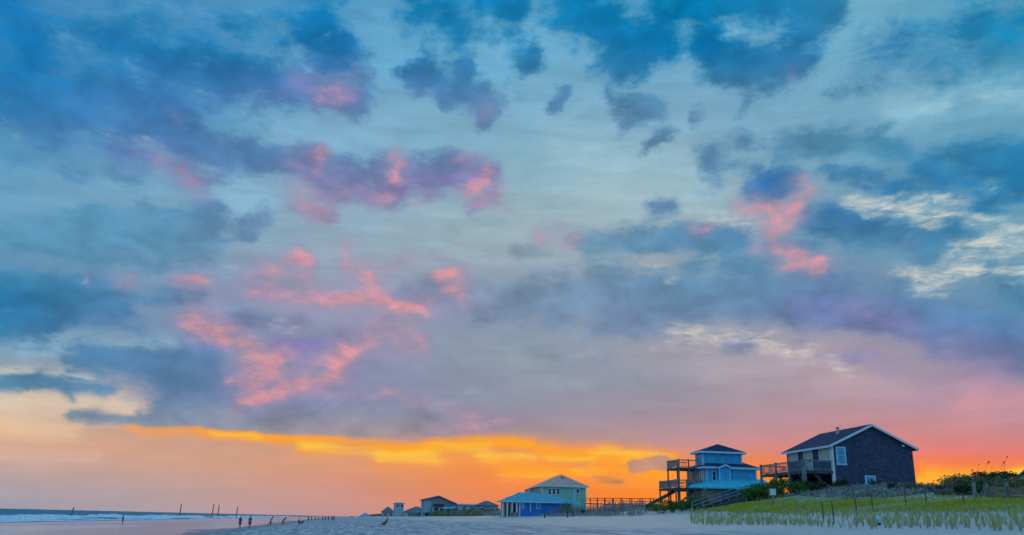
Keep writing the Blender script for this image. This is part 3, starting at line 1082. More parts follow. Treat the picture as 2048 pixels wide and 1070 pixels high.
# ---------------------------------------------------------------- pale blue house with a tower
def tower_house():
    F = Frame(at(1415, 1003, 116), 9)
    h = thing('beach_house', F.o, F.rot, 'pale blue beach house with a square tower, stacked decks and a turquoise porch roof', 'house')
    sk = -2.0
    z_low = F.up(935)               # lower eave
    z_t0 = F.up(926)
    z_t1 = F.up(903)                # tower eave
    xw = F.along(0, 1512, (0, 0, z_low), 0, 30)
    yl = F.along(1, 1374, (0, 0, z_low), 0, 40)
    xt = F.along(0, 1483, (0, 1.0, z_t1), 0, 30)
    yt = F.along(1, 1384, (0, 1.0, z_t1), 0, 40)
    # lower storey, its sea face lined with pale louvres
    m_ = MB()
    m_.box(0, xw, 0, yl, sk, z_low)
    m_.build('wall', M_LAP_BLUE, h)
    MB().box(-.05, -.003, .5, yl, F.up(1000), z_low - .15).build('louvre_wall', M_TAN, h)
    lv = MB()
    for i in range(7):
        yy = .8 + i * (yl - 2.5) / 7
        lv.box(-.10, -.053, yy, yy + .16, F.up(962), z_low - .2)
    lv.build('louvre_mullion', M_TRIM, h)
    MB().box(-.12, -.055, yl - 2.1, yl - 1.2, F.up(976, 0, yl), F.up(944, 0, yl)).build('door', M_GLASS_D, h)
    # tower
    MB().box(.05, xt, 1.05, yt, z_low - .2, z_t1).build('tower_wall', M_LAP_BLUE, h)
    r_ = MB()
    hip(r_, .05, xt, 1.05, yt, z_t1 + .15, F.up(888, xt / 2, (yt + 1) / 2) - z_t1 - .15, .45)
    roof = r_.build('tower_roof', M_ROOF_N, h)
    t = MB()
    for (xa, xb, ya, yb) in ((-.5, xt + .5, .52, .60), (-.5, xt + .5, yt + .45, yt + .52), (-.5, -.42, .6, yt + .45), (xt + .42, xt + .5, .6, yt + .45)):
        t.box(xa, xb, ya, yb, z_t1 - .12, z_t1 + .135)
    t.build('fascia', M_TRIM_BLUE, roof)
    MB().box(0, .14, 1.0, 1.047, z_low, z_t1 - .1).box(0, .047, 1.047, 1.2, z_low, z_t1 - .1).build('corner_board', M_TRIM_BLUE, h)
    MB().box(xt - .14, xt + .04, 1.0, 1.047, z_low, z_t1 - .1).build('corner_board', M_TRIM_BLUE, h)
    for (a, b) in ((.22, .42), (.55, .75)):
        window(h, 'x', 1 + (yt - 1) * a, 1 + (yt - 1) * b, z_t0 - .6, z_t1 - .5, .05, -1, M_TRIM_BLUE, M_GLASS_D, (0, 1), .1)
    # lower roof wrapping the tower on the front and right
    r_ = MB()
    rise = F.up(922.5, xw * .75, 2.0) - z_low
    hip(r_, 0, xw, 0, yl * .8, z_low + .15, rise, .45, xw * .55, 'x')
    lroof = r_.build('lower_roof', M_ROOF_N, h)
    t = MB()
    t.box(-.5, xw + .5, -.53, -.46, z_low - .12, z_low + .135)
    t.box(xw + .46, xw + .53, -.46, yl * .8 + .4, z_low - .12, z_low + .135)
    t.box(-.53, -.46, -.46, yl * .8 + .4, z_low - .12, z_low + .135)
    t.build('fascia', M_TRIM_BLUE, lroof)
    # projecting gabled bay
    xa = F.along(0, 1438, (0, -.6, z_low), 0, 30)
    xb = F.along(0, 1460, (0, -.6, z_low), 0, 30)
    zp = F.up(930.5, (xa + xb) / 2, -.6)
    bay = MB()
    bay.poly((xa, -.6, sk), (xb, -.6, sk), (xb, -.6, z_low), ((xa + xb) / 2, -.6, zp), (xa, -.6, z_low))
    bay.poly((xa, 0, sk), (xa, -.6, sk), (xa, -.6, z_low), (xa, 0, z_low))
    bay.poly((xb, -.6, sk), (xb, 0, sk), (xb, 0, z_low), (xb, -.6, z_low))
    bay.build('bay_wall', M_LAP_BLUE, h)
    g = MB()
    cx = (xa + xb) / 2
    sl_ = (zp - z_low) / (cx - xa)
    for sg in (-1, 1):
        ex = cx + sg * (cx - xa + .3)
        g.slab([(cx, -.9, zp + .12), (cx, 2.2, zp + .12), (ex, 2.2, z_low - .3 * sl_ + .12), (ex, -.9, z_low - .3 * sl_ + .12)][::sg], .1)
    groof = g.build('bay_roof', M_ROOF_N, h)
    g = MB()
    for sg in (-1, 1):
        ex = cx + sg * (cx - xa + .3)
        g.bar((cx, -.94, zp + .02), (ex, -.94, z_low - .3 * sl_ + .02), .06, .22)
    g.build('fascia', M_TRIM_BLUE, groof)
    MB().box(xa - .03, xa + .12, -.64, -.604, sk, z_low - .1).build('corner_board', M_TRIM_BLUE, h)
    MB().box(xb - .12, xb + .03, -.64, -.604, sk, z_low - .1).build('corner_board', M_TRIM_BLUE, h)
    x0 = F.along(0, 1424.5, (0, 0, z_low), 0, 30)
    x1 = F.along(0, 1430, (0, 0, z_low), 0, 30)
    window(h, 'y', x0, x1, F.up(960, x0), F.up(943, x0), 0, -1, M_TRIM_BLUE, M_GLASS_D, (1, 0), .12)
    MB().box(-.04, .14, -.04, -.004, sk, z_low - .12).build('corner_board', M_TRIM_BLUE, h)
    MB().box(xw - .14, xw + .04, -.04, -.004, sk, z_low - .12).build('corner_board', M_TRIM_BLUE, h)
    # turquoise porch roof round the front
    po = 3.4
    zpt = F.up(957.5, xw * .7)
    zpe = F.up(976.5, xw * .7, -po)
    zpe2 = zpe + .1
    xr = xw + 1.0
    hx = F.along(0, 1452, (0, 0, zpt), 0, 30)
    lx = F.along(0, 1374, (0, -1.0, zpe2), -40, 10)
    top = MB()
    top.slab([(hx - .4, -po, zpe), (xr, -po, zpe), (xr, -.05, zpt), (hx, -.05, zpt)], .18)
    top.slab([(lx, -po * .45, zpe2 - .05), (hx - .402, -po, zpe), (hx - .002, -.05, zpt), (lx + 1.0, -.05, zpe2 + .3)], .18)
    top.build('porch_roof', M_TEAL_ROOF, h)
    gut = MB()
    gut.box(hx - .4, xr, -po - .1, -po - .01, zpe - .20, zpe + .01)
    gut.build('gutter', M_TRIM_BLUE, h)
    # porch floor, and a dark sheet painting the shade below it
    zf = F.up(994, xw * .6, -po)
    fl = MB()
    fl.box(hx - .3, xr - .2, -po + .1, -.06, zf - .2, zf)
    fl.build('porch_floor', M_WOOD, h)
    rl = MB()
    rail_run(rl, (hx + 1.2, -po + .2, zf), (xr - .3, -po + .2, zf), .95)
    rl.build('railing', M_WOOD, h)
    for x in np.linspace(hx - .1, xr - .4, 5):
        gz = height(*F.P(x, -po + .2, 0).xy) - F.o.z - .5
        MB().box(x, x + .16, -po + .12, -po + .28, gz, zpe - .2).build('post', M_WOOD, h)
    MB().box(hx + .2, xr - .3, -1.6, -1.5, sk, zf - .21).build('porch_shade_sheet', M_DARK, h)  # dark sheet added where only shade lies under the floor
    MB().box(lx + 2.2, hx - .9, -.5, -.35, F.up(1003, 0), zpe2 - .35).build('lower_wall', M_CREAM, h)
    # stacked decks on the sea side
    zu = F.up(935.5, 0, 2)
    zl = F.up(977, 0, 2)
    for (zz, pl, py, yb, nm) in ((zu, 1347, 2.0, yl - .5, 'upper_deck'), (zl, 1333, 1.0, yl + .5, 'lower_deck')):
        xd = F.along(0, pl, (0, yb * .6, zz), -40, 0)
        d = MB()
        n = int((yb - py) / .16)
        for i in range(n):
            d.box(xd, -.13, py + i * .16, py + i * .16 + .145, zz - .05, zz)
        d.box(xd, -.13, py - .05, py - .01, zz - .32, zz - .02)
        d.box(xd - .05, xd - .01, py, yb, zz - .32, zz - .02)
        for i in range(8):
            yy = py + (yb - py) * (i + .3) / 8
            d.box(xd, -.13, yy, yy + .06, zz - .28, zz - .06)
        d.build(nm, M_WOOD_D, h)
        rl = MB()
        rail_run(rl, (xd + .05, py, zz), (-.2, py, zz), 1.0, .3)
        rail_run(rl, (xd + .05, py, zz), (xd + .05, yb, zz), 1.0, .16)
        rail_run(rl, (xd + .05, yb, zz), (-.2, yb, zz), 1.0, .3)
        rl.build('railing', M_WOOD, h)
        for x in ((xd, xd * .55) if zz == zu else (xd, xd * .62, xd * .3)):
            for yy in (py, yb - .15):
                gz = height(*F.P(x, yy, 0).xy) - F.o.z - .4
                MB().box(x, x + .17, yy - .02, yy + .15, gz, zz + 1.08).build('post', M_WOOD, h)
    xd = F.along(0, 1333, (0, 3, zl), -40, 0)
    MB().bar((xd * .3, 1.2, zl - .4), (xd * .95, 1.2, zl - 2.6), .1, .2).build('brace', M_WOOD_D, h)
    st_ = MB()
    st_.bar((xd * .5, yl * .5, zl), (xd - 2.5, yl * .5, zl - 2.4), .1, .3)
    st_.bar((xd * .5, yl * .5 + 1, zl), (xd - 2.5, yl * .5 + 1, zl - 2.4), .1, .3)
    for i in range(10):
        u = (i + .5) / 10
        xx = xd * .5 + (xd * .5 - 2.5) * u
        st_.box(xx - .14, xx + .14, yl * .5, yl * .5 + 1, zl - 2.4 * u - .02, zl - 2.4 * u + .03)
    st_.build('stairs', M_WOOD_D, h)
    # beach stairs down the dune
    g0 = F.P(hx + .1, -po - .2, 0)
    top_ = Vector((hx + .2, -po + .1, zf))
    foot = ground_at(1396, 1022, 60)
    c_, s_ = math.cos(-F.rot), math.sin(-F.rot)
    dl = foot - F.o
    bl = Vector((c_ * dl.x - s_ * dl.y, s_ * dl.x + c_ * dl.y, dl.z))
    run = bl - top_
    side = run.cross(Vector((0, 0, 1))).normalized() * .65
    st_ = MB()
    for sg in (-1, 1):
        st_.bar(top_ + side * sg, bl + side * sg, .07, .32)
    for i in range(20):
        p = top_ + run * ((i + .5) / 20)
        st_.bar(p - side, p + side, .30, .05)
    for sg in (-1, 1):
        a_, b_ = top_ + side * sg * .97, bl + side * sg * .97
        dn = Vector((0, 0, -1.1))
        st_.poly(a_, b_, b_ + dn * .3, a_ + dn)  # closed side added to darken the space under the stairs
    st_.build('stairs', M_WOOD_D, h)
    hr_ = MB()
    for sg in (-1, 1):
        for zz in (.95, .55):
            hr_.bar(top_ + side * sg + Vector((0, 0, zz)), bl + side * sg + Vector((0, 0, zz)), .09, .12)
        for i in range(6):
            p = top_ + run * (i / 5) + side * sg
            hr_.bar(p - Vector((0, 0, .5)), p + Vector((0, 0, 1.0)), .11, .11, Vector((1, 0, 0)))
    hr_.build('handrail', M_WOOD, h)
    return F


THF = tower_house()


# ---------------------------------------------------------------- mint house and its royal blue neighbour
def mint_house():
    F = Frame(at(1083, 1012, 192), 6)
    h = thing('beach_house', F.o, F.rot, 'mint green beach house with a tan hip roof and three windows in a row', 'house')
    ze = F.up(972)
    w = F.along(0, 1172, (0, 0, ze), 0, 40)
    L = F.along(1, 1061, (0, 0, ze), 0, 60)
    MB().box(0, w, 0, L, -4.5, ze).build('wall', M_LAP_GREEN, h)
    MB().box(-.06, -.003, .3, L - .2, 0.2, ze - .1).build('side_panel', M_CREAM, h)
    r_ = MB()
    hip(r_, 0, w, 0, L, ze + .15, F.up(949.8, w * .36, 3.5) - ze, .6, max(L - 7, .5), 'y')
    roof = r_.build('roof', M_TAN_ROOF, h)
    t = MB()
    t.box(-.65, w + .65, -.68, -.61, ze - .12, ze + .14).box(-.68, -.61, -.61, L + .6, ze - .12, ze + .14)
    t.build('fascia', M_TRIM, roof)
    xv = w * .5
    v = MB()
    v.lathe([(.2, 0), (.2, 1.0), (.3, 1.05), (.3, 1.25), (.03, 1.35)], 8, xv, 2.2)
    v.v = [(x, y, z + F.up(961, xv, 2.2) - .5) for x, y, z in v.v]
    v.build('roof_vent', M_WOOD_W, roof)
    for pa, pb in ((1097, 1102), (1105.5, 1110.5), (1114, 1119)):
        x0 = F.along(0, pa, (0, 0, ze), -5, 40)
        x1 = F.along(0, pb, (0, 0, ze), -5, 40)
        window(h, 'y', x0, x1, F.up(988.5, x0), F.up(977.5, x0), 0, -1, M_TRIM, M_GLASS_D, (1, 0), .16)
    x0 = F.along(0, 1153, (0, 0, ze), -5, 40)
    x1 = F.along(0, 1158, (0, 0, ze), -5, 40)
    window(h, 'y', x0, x1, F.up(986, x0), F.up(979, x0), 0, -1, M_TRIM, M_GLASS_D, (0, 0), .18)
    xb = F.along(0, 1147, (0, 0, ze), -5, 40)
    MB().box(xb, xb + .4, -.05, -.004, -2, ze - .15).build('corner_board', M_TRIM_BLUE, h)
    MB().box(w - .2, w + .04, -.05, -.004, -2, ze - .15).build('corner_board', M_TRIM, h)
    MB().box(-.08, .2, -.05, -.004, -2, ze - .15).build('corner_board', M_TRIM, h)
    bal = MB()
    zb = F.up(984)
    bal.box(-1.6, -.07, 2, L - 1, zb - .2, zb)
    rail_run(bal, (-1.55, 2, zb), (-1.55, L - 1, zb), 1.0, .4)
    bal.build('balcony', M_WOOD, h)
    return F


def royal_house():
    F = Frame(at(1040, 1031, 174), 6)
    h = thing('beach_house', F.o, F.rot, 'low bright royal blue beach house with a wide pale teal roof and white porch posts', 'house')
    ze = F.up(1003)
    w = F.along(0, 1140, (0, 0, ze), 0, 40)
    L = 9.0
    MB().box(0, w, 0, L, -1.0, ze).build('wall', M_LAP_ROYAL, h)
    xl = F.along(0, 998, (0, 2.0, ze), -40, 0)
    xr = F.along(0, 1160, (0, -.8, ze), 0, 60)
    zr = F.up(985, w * .35, L / 2)
    r_ = MB()
    rx0, rx1 = F.along(0, 1038, (0, L / 2, zr), -20, 40), F.along(0, 1080, (0, L / 2, zr), -20, 60)
    A, B = (rx0, L / 2, zr), (rx1, L / 2, zr)
    c = [(xl, -.8, ze), (xr, -.8, ze + .1), (xr, L + .8, ze + .1), (xl, L + .8, ze)]
    for t in ([c[0], c[1], B, A], [c[1], c[2], B], [c[2], c[3], A, B], [c[3], c[0], A]):
        r_.poly(*t)
    roof = r_.build('roof', M_TEAL_PALE, h)
    MB().box(xl, xr, -.9, -.81, ze - .18, ze + .06).build('gutter', M_TRIM_BLUE, roof)
    for pa, pb in ((1074, 1079.5), (1045, 1047)):
        x0 = F.along(0, pa, (0, 0, ze), -5, 40)
        x1 = F.along(0, pb, (0, 0, ze), -5, 40)
        window(h, 'y', x0, x1, F.up(1016, x0), F.up(1007, x0), 0, -1, M_TRIM_BLUE, M_GLASS, (1, 0), .15)
    x0 = F.along(0, 1060, (0, 0, ze), -5, 40)
    MB().box(x0, x0 + .25, -.05, -.004, .8, ze - .1).build('downpipe', M_TRIM_BLUE, h)
    MB().box(-.25, .05, -.05, -.004, -1, ze - .1).build('corner_board', M_TRIM, h)
    MB().box(xl + .6, -.3, 4.0, 4.2, -1, ze - .05).build('porch_wall', M_CREAM, h)
    for k_ in range(4):
        x = xl + .4 + (-.5 - xl - .4) * k_ / 3.4
        MB().box(x, x + .28, -.5, -.2, -1, ze - .19).build('post', M_TRIM, h)
    for k_ in range(2):
        x = xl + 1.5 + k_ * 1.6
        MB().box(x, x + .9, 3.9, 3.995, 0, ze - .6).build('door', M_GLASS_D, h)
    sr = MB()
    for k_ in range(5):
        sr.box(-2.2 - .0, -.6, -1.2 - k_ * .35, -.85 - k_ * .35, -.9, .55 - k_ * .25)
    sr.build('steps', M_WOOD, h)
    return F


MHF = mint_house()
RHF = royal_house()


# ---------------------------------------------------------------- houses farther up the beach
def far_house(px0, px1, pye, pyr, pyb, d, rot, wall, roofm, label, depth=9, ridge=.3, deck=False, dark_bays=()):
    F = Frame(at(px0, pyb, d), rot)
    h = thing('beach_house', F.o, F.rot, label, 'house')
    ze = F.up(pye)
    w = F.along(0, px1, (0, 0, ze), 0, 80)
    MB().box(0, w, 0, depth, -3, ze).build('wall', wall, h)
    r_ = MB()
    hip(r_, 0, w, 0, depth, ze + .15, F.up(pyr, w / 2, depth / 2) - ze, .6, w * ridge, 'x')
    r_.build('roof', roofm, h)
    n = max(2, int(w / 4))
    for i in range(n):
        x0 = w * (i + .35) / n
        window(h, 'y', x0, x0 + 1.3, ze - 2.1, ze - .7, 0, -1, M_TRIM, M_GLASS_D, (1, 0), .16)
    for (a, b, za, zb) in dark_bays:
        MB().box(w * a, w * b, -.06, -.005, F.up(za), F.up(zb)).build('porch_shade_panel', M_DARK, h)  # dark panel on the wall, painted as the shade of a porch
    if deck:
        zz = ze - 3.0
        d_ = MB()
        d_.box(-.4, w + .4, -3, -.1, zz - .2, zz)
        d_.build('deck', M_WOOD, h)
        rl = MB()
        rail_run(rl, (-.3, -2.9, zz), (w + .3, -2.9, zz), 1.0, .5)
        rl.build('railing', M_WOOD, h)
        for i in range(5):
            x = -.3 + (w + .4) * i / 4
            MB().box(x, x + .25, -2.95, -2.7, -3, zz - .21).build('post', M_TRIM, h)
    return F


def big_grey_house():
    F = Frame(at(846, 1033, 372), 10)
    h = thing('beach_house', F.o, F.rot, 'big grey beach house under one broad mauve gable, pale at its left corner', 'house')
    zl = F.up(998)
    w = F.along(0, 917, (0, 0, zl), 0, 80)
    xr_ = F.along(0, 877, (0, 0, zl), 0, 80)
    zr = F.up(1009.5, w)
    za = F.up(992.5, xr_)
    D = 14
    m_ = MB()
    m_.poly((0, 0, -3), (w, 0, -3), (w, 0, zr), (xr_, 0, za), (0, 0, zl))
    m_.poly((w, D, -3), (0, D, -3), (0, D, zl), (xr_, D, za), (w, D, zr))
    m_.poly((w, 0, -3), (w, D, -3), (w, D, zr), (w, 0, zr))
    m_.poly((0, D, -3), (0, 0, -3), (0, 0, zl), (0, D, zl))
    m_.build('wall', M_LAP_GREY, h)
    r_ = MB()
    r_.slab([(-.9, -1.2, zl - .1), (xr_, -1.2, za + .3), (xr_, D + 1, za + .3), (-.9, D + 1, zl - .1)], .35)
    r_.slab([(xr_ + .002, -1.2, za + .3), (w + .9, -1.2, zr - .1), (w + .9, D + 1, zr - .1), (xr_ + .002, D + 1, za + .3)], .35)
    r_.build('roof', M_MAUVE_ROOF, h)
    MB().box(.05, w * .22, -.12, -.004, -2.8, zl - .6).build('corner_bay', M_LAP_PALE, h)
    window(h, 'y', w * .05, w * .18, zl - 7.0, zl - 5.0, -.12, -1, M_TRIM, M_GLASS_D, (0, 1), .16)
    MB().box(w * .28, w * .58, -.3, -.005, F.up(1012.5), F.up(1007)).build('porch_shade_panel', M_DARK, h)  # solid dark box, the porch's shade put into its colour
    zz = F.up(1013.5)
    MB().box(w * .24, w * .98, -3, -.1, zz - .3, zz).build('deck', M_WOOD, h)
    rl = MB()
    rail_run(rl, (w * .25, -2.9, zz), (w * .97, -2.9, zz), 1.0, .5)
    rl.build('railing', M_WOOD, h)
    for i in range(5):
        x = w * (.25 + .175 * i)
        MB().box(x, x + .35, -2.95, -2.6, -3, zz - .31).build('post', M_TRIM, h)
    for i in range(3):
        x0 = w * (.3 + .2 * i)
        window(h, 'y', x0, x0 + 1.4, -.2, 1.4, 0, -1, M_TRIM, M_GLASS_D, (1, 0), .16)


big_grey_house()
far_house(955, 996, 1011, 1002.5, 1031, 300, 8, M_LAP_GREY, M_MAUVE_ROOF, 'low grey house under a dark hip roof beside the royal blue house', 9, .15)
far_house(918, 955, 1010.5, 1008.3, 1031, 330, 8, M_LAP_PALE, M_TEAL_PALE, 'long low pale house with a nearly flat roof behind a slatted pergola', 9, .8)
far_house(788, 808, 1007, 1005.2, 1036, 520, 10, M_LAP_PALE, M_TEAL_PALE, 'tall boxy white house farthest left of the large ones', 14, .6)
far_house(764, 788, 1024, 1014, 1037, 540, 10, M_LAP_PALE, M_MAUVE_ROOF, 'white house with a sloping dark roof beside the tall boxy house', 12, .15, True)
far_house(809, 845, 1024, 1017, 1035, 470, 10, M_LAP_PALE, M_MAUVE_ROOF, 'small pale cottage with purplish roof between boxy house and big grey house', 12, .3)
far_house(717, 742, 1034, 1026.5, 1042, 800, 10, M_LAP_PALE, M_TEAL_PALE, 'small distant teal-roofed house at the far left end of the row', 14, .2)
far_house(744, 761, 1034.5, 1030, 1041, 680, 10, M_LAP_GREY, M_MAUVE_ROOF, 'small grey house under a mauve roof between the teal-roofed one and the sloping-roofed one', 14, .4)
far_house(822, 846, 1019.5, 1013.5, 1034, 500, 10, M_LAP_GREY, M_MAUVE_ROOF, 'grey house half hidden behind the small pale cottage', 12, .3)
far_house(693, 714, 1037.5, 1032.5, 1042, 1000, 10, M_LAP_GREY, M_MAUVE_ROOF, 'tiny farthest house, last roof before the open horizon', 14, .2)


def edge_house():
    F = Frame(at(2039, 985, 105), -32)
    h = thing('beach_house', F.o, F.rot, 'pale house at the right picture edge, only its roof corner in view', 'house')
    ze = F.up(961.5)
    MB().box(0, 9, 0, 9, -2, ze).build('wall', M_LAP_PALE, h)
    r_ = MB()
    r_.slab([(-.5, -.5, ze + .1), (4.5, -.5, ze + 4.2), (4.5, 9.5, ze + 4.2), (-.5, 9.5, ze + .1)], .15)
    r_.slab([(4.502, -.5, ze + 4.2), (9.5, -.5, ze + .1), (9.5, 9.5, ze + .1), (4.502, 9.5, ze + 4.2)], .15)
    r_.build('roof', M_LAP_GREY, h)
    MB().poly((0, 0.003, ze), (9, 0.003, ze), (4.5, 0.003, ze + 3.9)).build('gable_wall', M_LAP_PALE, h)
    for x in (.3, 2.2):
        MB().box(x, x + .2, -.45, -.25, -2, ze - .1).build('post', M_WOOD_D, h)


edge_house()

# ---------------------------------------------------------------- plants
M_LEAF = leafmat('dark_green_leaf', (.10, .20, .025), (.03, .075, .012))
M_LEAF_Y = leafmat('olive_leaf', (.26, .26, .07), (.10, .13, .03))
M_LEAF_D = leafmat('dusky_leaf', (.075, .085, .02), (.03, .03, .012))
M_GRASS = leafmat('yellow_green_grass', (.58, .46, .018), (.34, .32, .015))
M_GRASS_P = leafmat('pale_dune_grass', (.40, .38, .17), (.24, .26, .10))
M_BRUSH = leafmat('dry_grey_brush', (.50, .42, .37), (.13, .12, .12))
M_LEAF_B = leafmat('brown_green_leaf', (.34, .25, .12), (.10, .10, .03))
M_STEM = mat('woody_stem', (.12, .09, .06), (.07, .05, .04), 6, .9)


def leaves(mb, c, rx, ry, rz, n, size, rg, squash=.5):
    """leaf clumps scattered through an uneven volume"""
    lumps = [(Vector((rg.uniform(-.65, .65) * rx, rg.uniform(-.65, .65) * ry, rg.uniform(.25, .85) * rz)), rg.uniform(.3, .55)) for _ in range(9)]
    for _ in range(n):
        o, r_ = rg.choice(lumps)
        v = Vector((rg.gauss(0, 1), rg.gauss(0, 1), rg.gauss(0, 1))).normalized() * (rg.random() ** .5) * r_
        p = Vector(c) + o + Vector((v.x * rx, v.y * ry, v.z * rz * .8))
        if p.z < c[2]:
            p.z = c[2] + rg.random() * .15
        a = Vector((rg.gauss(0, 1), rg.gauss(0, 1), rg.gauss(0, .6))).normalized()
        b = a.cross(Vector((rg.gauss(0, 1), rg.gauss(0, 1), rg.gauss(0, 1)))).normalized()
        L = size * rg.uniform(.6, 1.5)
        mb.poly(p - a * L * .5, p + b * L * squash * .5, p + a * L * .6, p - b * L * squash * .5)


def shrub(px, d, wid, hgt, m_, label, n=900, size=.2, seed=1, twigs=0, group=None):
    rg = random.Random(seed)
    p = spot(px, d)
    o = thing('shrub', p, rg.uniform(0, 6), label, 'shrub', group)
    mb = MB()
    leaves(mb, (0, 0, .05), wid / 2, wid / 2, hgt, n, size, rg)
    for _ in range(twigs):
        a = Vector((rg.uniform(-.4, .4) * wid, rg.uniform(-.4, .4) * wid, hgt * rg.uniform(.4, .7)))
        b = a + Vector((rg.uniform(-.15, .15), rg.uniform(-.15, .15), hgt * rg.uniform(.3, .6)))
        mb.poly(a, a + Vector((.03, 0, 0)), b)
    mb.build('crown', m_, o)
    st_ = MB()
    for _ in range(5):
        q = Vector((rg.uniform(-.3, .3) * wid, rg.uniform(-.3, .3) * wid, hgt * .7))
        st_.tube([(q.x * .2, q.y * .2, -.15), (q.x * .7, q.y * .7, hgt * .35), q], [.05, .035, .012], 5)
    st_.build('stem', M_STEM, o)
    return o


for a in (
        (1512, 95, 3.6, 1.7, M_LEAF, 'broad dark green shrub left of the small white sign', 1400),
        (1540, 92, 3.4, 1.4, M_LEAF, 'dark green shrub directly behind the small white sign', 1300),
        (1566, 95, 3.8, 1.8, M_LEAF, 'bright green rounded shrub below the far posts of the wooden deck', 1500),
        (1592, 93, 3.4, 1.4, M_LEAF, 'green shrub under the middle of the wooden deck', 1300),
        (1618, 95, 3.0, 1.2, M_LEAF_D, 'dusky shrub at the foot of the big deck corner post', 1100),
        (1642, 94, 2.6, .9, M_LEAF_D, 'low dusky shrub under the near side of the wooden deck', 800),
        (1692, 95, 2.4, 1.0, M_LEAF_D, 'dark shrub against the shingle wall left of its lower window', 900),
        (1757, 97, 1.6, .7, M_LEAF_D, 'small dark shrub just right of the lower window of the shingle wall', 500),
        (1300, 124, 2.6, .9, M_LEAF_Y, 'pale olive shrub at the left end of the green dune edge', 700),
        (1322, 112, 3.0, 1.2, M_LEAF_Y, 'olive shrub beneath the lowest left deck of the tower house', 1000),
        (1345, 108, 3.2, 1.5, M_LEAF, 'dark shrub in front of the left deck posts of the tower house', 1100),
        (1366, 110, 2.8, 1.3, M_LEAF_Y, 'olive shrub between two dark shrubs below the tower house', 900),
        (1382, 103, 3.2, 1.5, M_LEAF, 'dark green shrub touching the left handrail of the beach stairs', 1200),
        (1402, 112, 3.0, 1.2, M_LEAF, 'green shrub behind the beach stairs against the pale lower wall', 1000),
        (1136, 165, 4.8, 2.2, M_LEAF_Y, 'olive shrub at the right corner of the royal blue house', 900),
        (1958, 78, 2.6, .7, M_LEAF_D, 'low dark shrub on the left shoulder of the dune knoll', 900, .16),
        (1982, 76, 2.6, 1.0, M_LEAF_D, 'tallest dark shrub on top of the dune knoll', 1300, .16),
        (2004, 76, 2.6, .9, M_LEAF, 'dark green shrub on the right side of the dune knoll', 1100, .16),
        (2026, 77, 2.4, .8, M_LEAF_D, 'low dark shrub between the dune knoll and the edge house', 700, .16),
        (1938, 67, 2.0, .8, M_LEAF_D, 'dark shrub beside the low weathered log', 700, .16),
        (1966, 67, 1.8, .8, M_LEAF, 'green shrub between the tall fence post and the braced post', 700, .16),
        (1905, 76, 3.2, .9, M_LEAF_B, 'brown-green scrub low on the left slope of the dune knoll', 1000, .14),
        (1925, 72, 3.0, .9, M_LEAF_B, 'brown-green scrub above the weathered log', 1000, .14),
        (1946, 73, 2.8, 1.0, M_LEAF_B, 'brown-green scrub between the log and the knoll top', 1000, .14),
        (1993, 70, 3.0, 1.0, M_LEAF_B, 'brown-green scrub behind the brown fence planks', 1000, .14),
        (2018, 69, 3.0, .9, M_LEAF_B, 'brown-green scrub behind the middle fence post', 1000, .14),
        (2040, 68, 2.8, .9, M_LEAF_B, 'brown-green scrub at the picture edge behind the fence', 900, .14),
        (1868, 78, 2.6, .6, M_LEAF_B, 'flat brown-green scrub in the dune dip', 800, .14),
        (1828, 84, 1.6, .55, M_LEAF_D, 'small dark shrub on the crest right of the shingled house', 500, .14),
        (1795, 86, 1.4, .6, M_LEAF_D, 'small dusky shrub at the right foot of the shingle wall', 400, .14)):
    shrub(*a[:6], n=a[6], size=a[7] if len(a) > 7 else .2, seed=int(a[0]), twigs=14)


def blades(name, region, n, m_, h0, h1, w_, seed, keep=None, kind='stuff', lean=.35):
    rg = random.Random(seed)
    mb = MB()
    s0, s1, t0, t1 = region
    for _ in range(n):
        s, t = rg.uniform(s0, s1), rg.uniform(t0, t1)
        if keep and not keep(s, t, rg):
            continue
        x, y = xy(s, t)
        z = height(x, y) - .03
        hh = rg.uniform(h0, h1)
        th = rg.uniform(0, 2 * math.pi)
        wx, wy = math.cos(th) * w_ / 2, math.sin(th) * w_ / 2
        lx, ly = rg.gauss(0, lean) * hh, rg.gauss(0, lean) * hh
        mb.poly((x - wx, y - wy, z), (x + wx, y + wy, z), (x + lx * .4 + wx * .6, y + ly * .4 + wy * .6, z + hh * .6), (x + lx, y + ly, z + hh))
    return tag(mb.build(name, m_), kind=kind)


def grass_keep(s, t, rg):
    x, y = xy(s, t)
    n = mnoise.noise((x * .2, y * .2, 11))
    return s < 84 - max(0, t - 35) * .3 and (t > 32.5 + max(0, s - 70) * .28 + 1.2 * n) and (t < 42.5 + max(0, s - 75) * .1 + 1.5 * n) and rg.random() < (.75 + n) * (1 - sst(t, 35.5, 42.5) * .9)


blades('dune_grass', (22, 86, 30, 44), 60000, M_GRASS, .15, .36, .035, 3, grass_keep)
blades('pale_grass', (106, 175, 37, 54), 12000, M_BRUSH, .3, .7, .04, 4, lambda s, t, rg: mnoise.noise((s * .2, t * .2, 2)) > -.05)
blades('crest_grass', (38, 90, 44, 58), 12000, M_BRUSH, .15, .45, .035, 5, lambda s, t, rg: mnoise.noise((s * .25, t * .25, 6)) > -.1)
blades('far_grass', (135, 420, 43, 54), 22000, M_BRUSH, .5, 1.5, .10, 6, lambda s, t, rg: mnoise.noise((s * .06, t * .1, 8)) > -.1)


blades('far_scrub', (260, 1100, 38, 58), 22000, M_LEAF_B, .8, 2.6, .35, 9, lambda s, t, rg: mnoise.noise((s * .03, t * .1, 18)) > -.2)


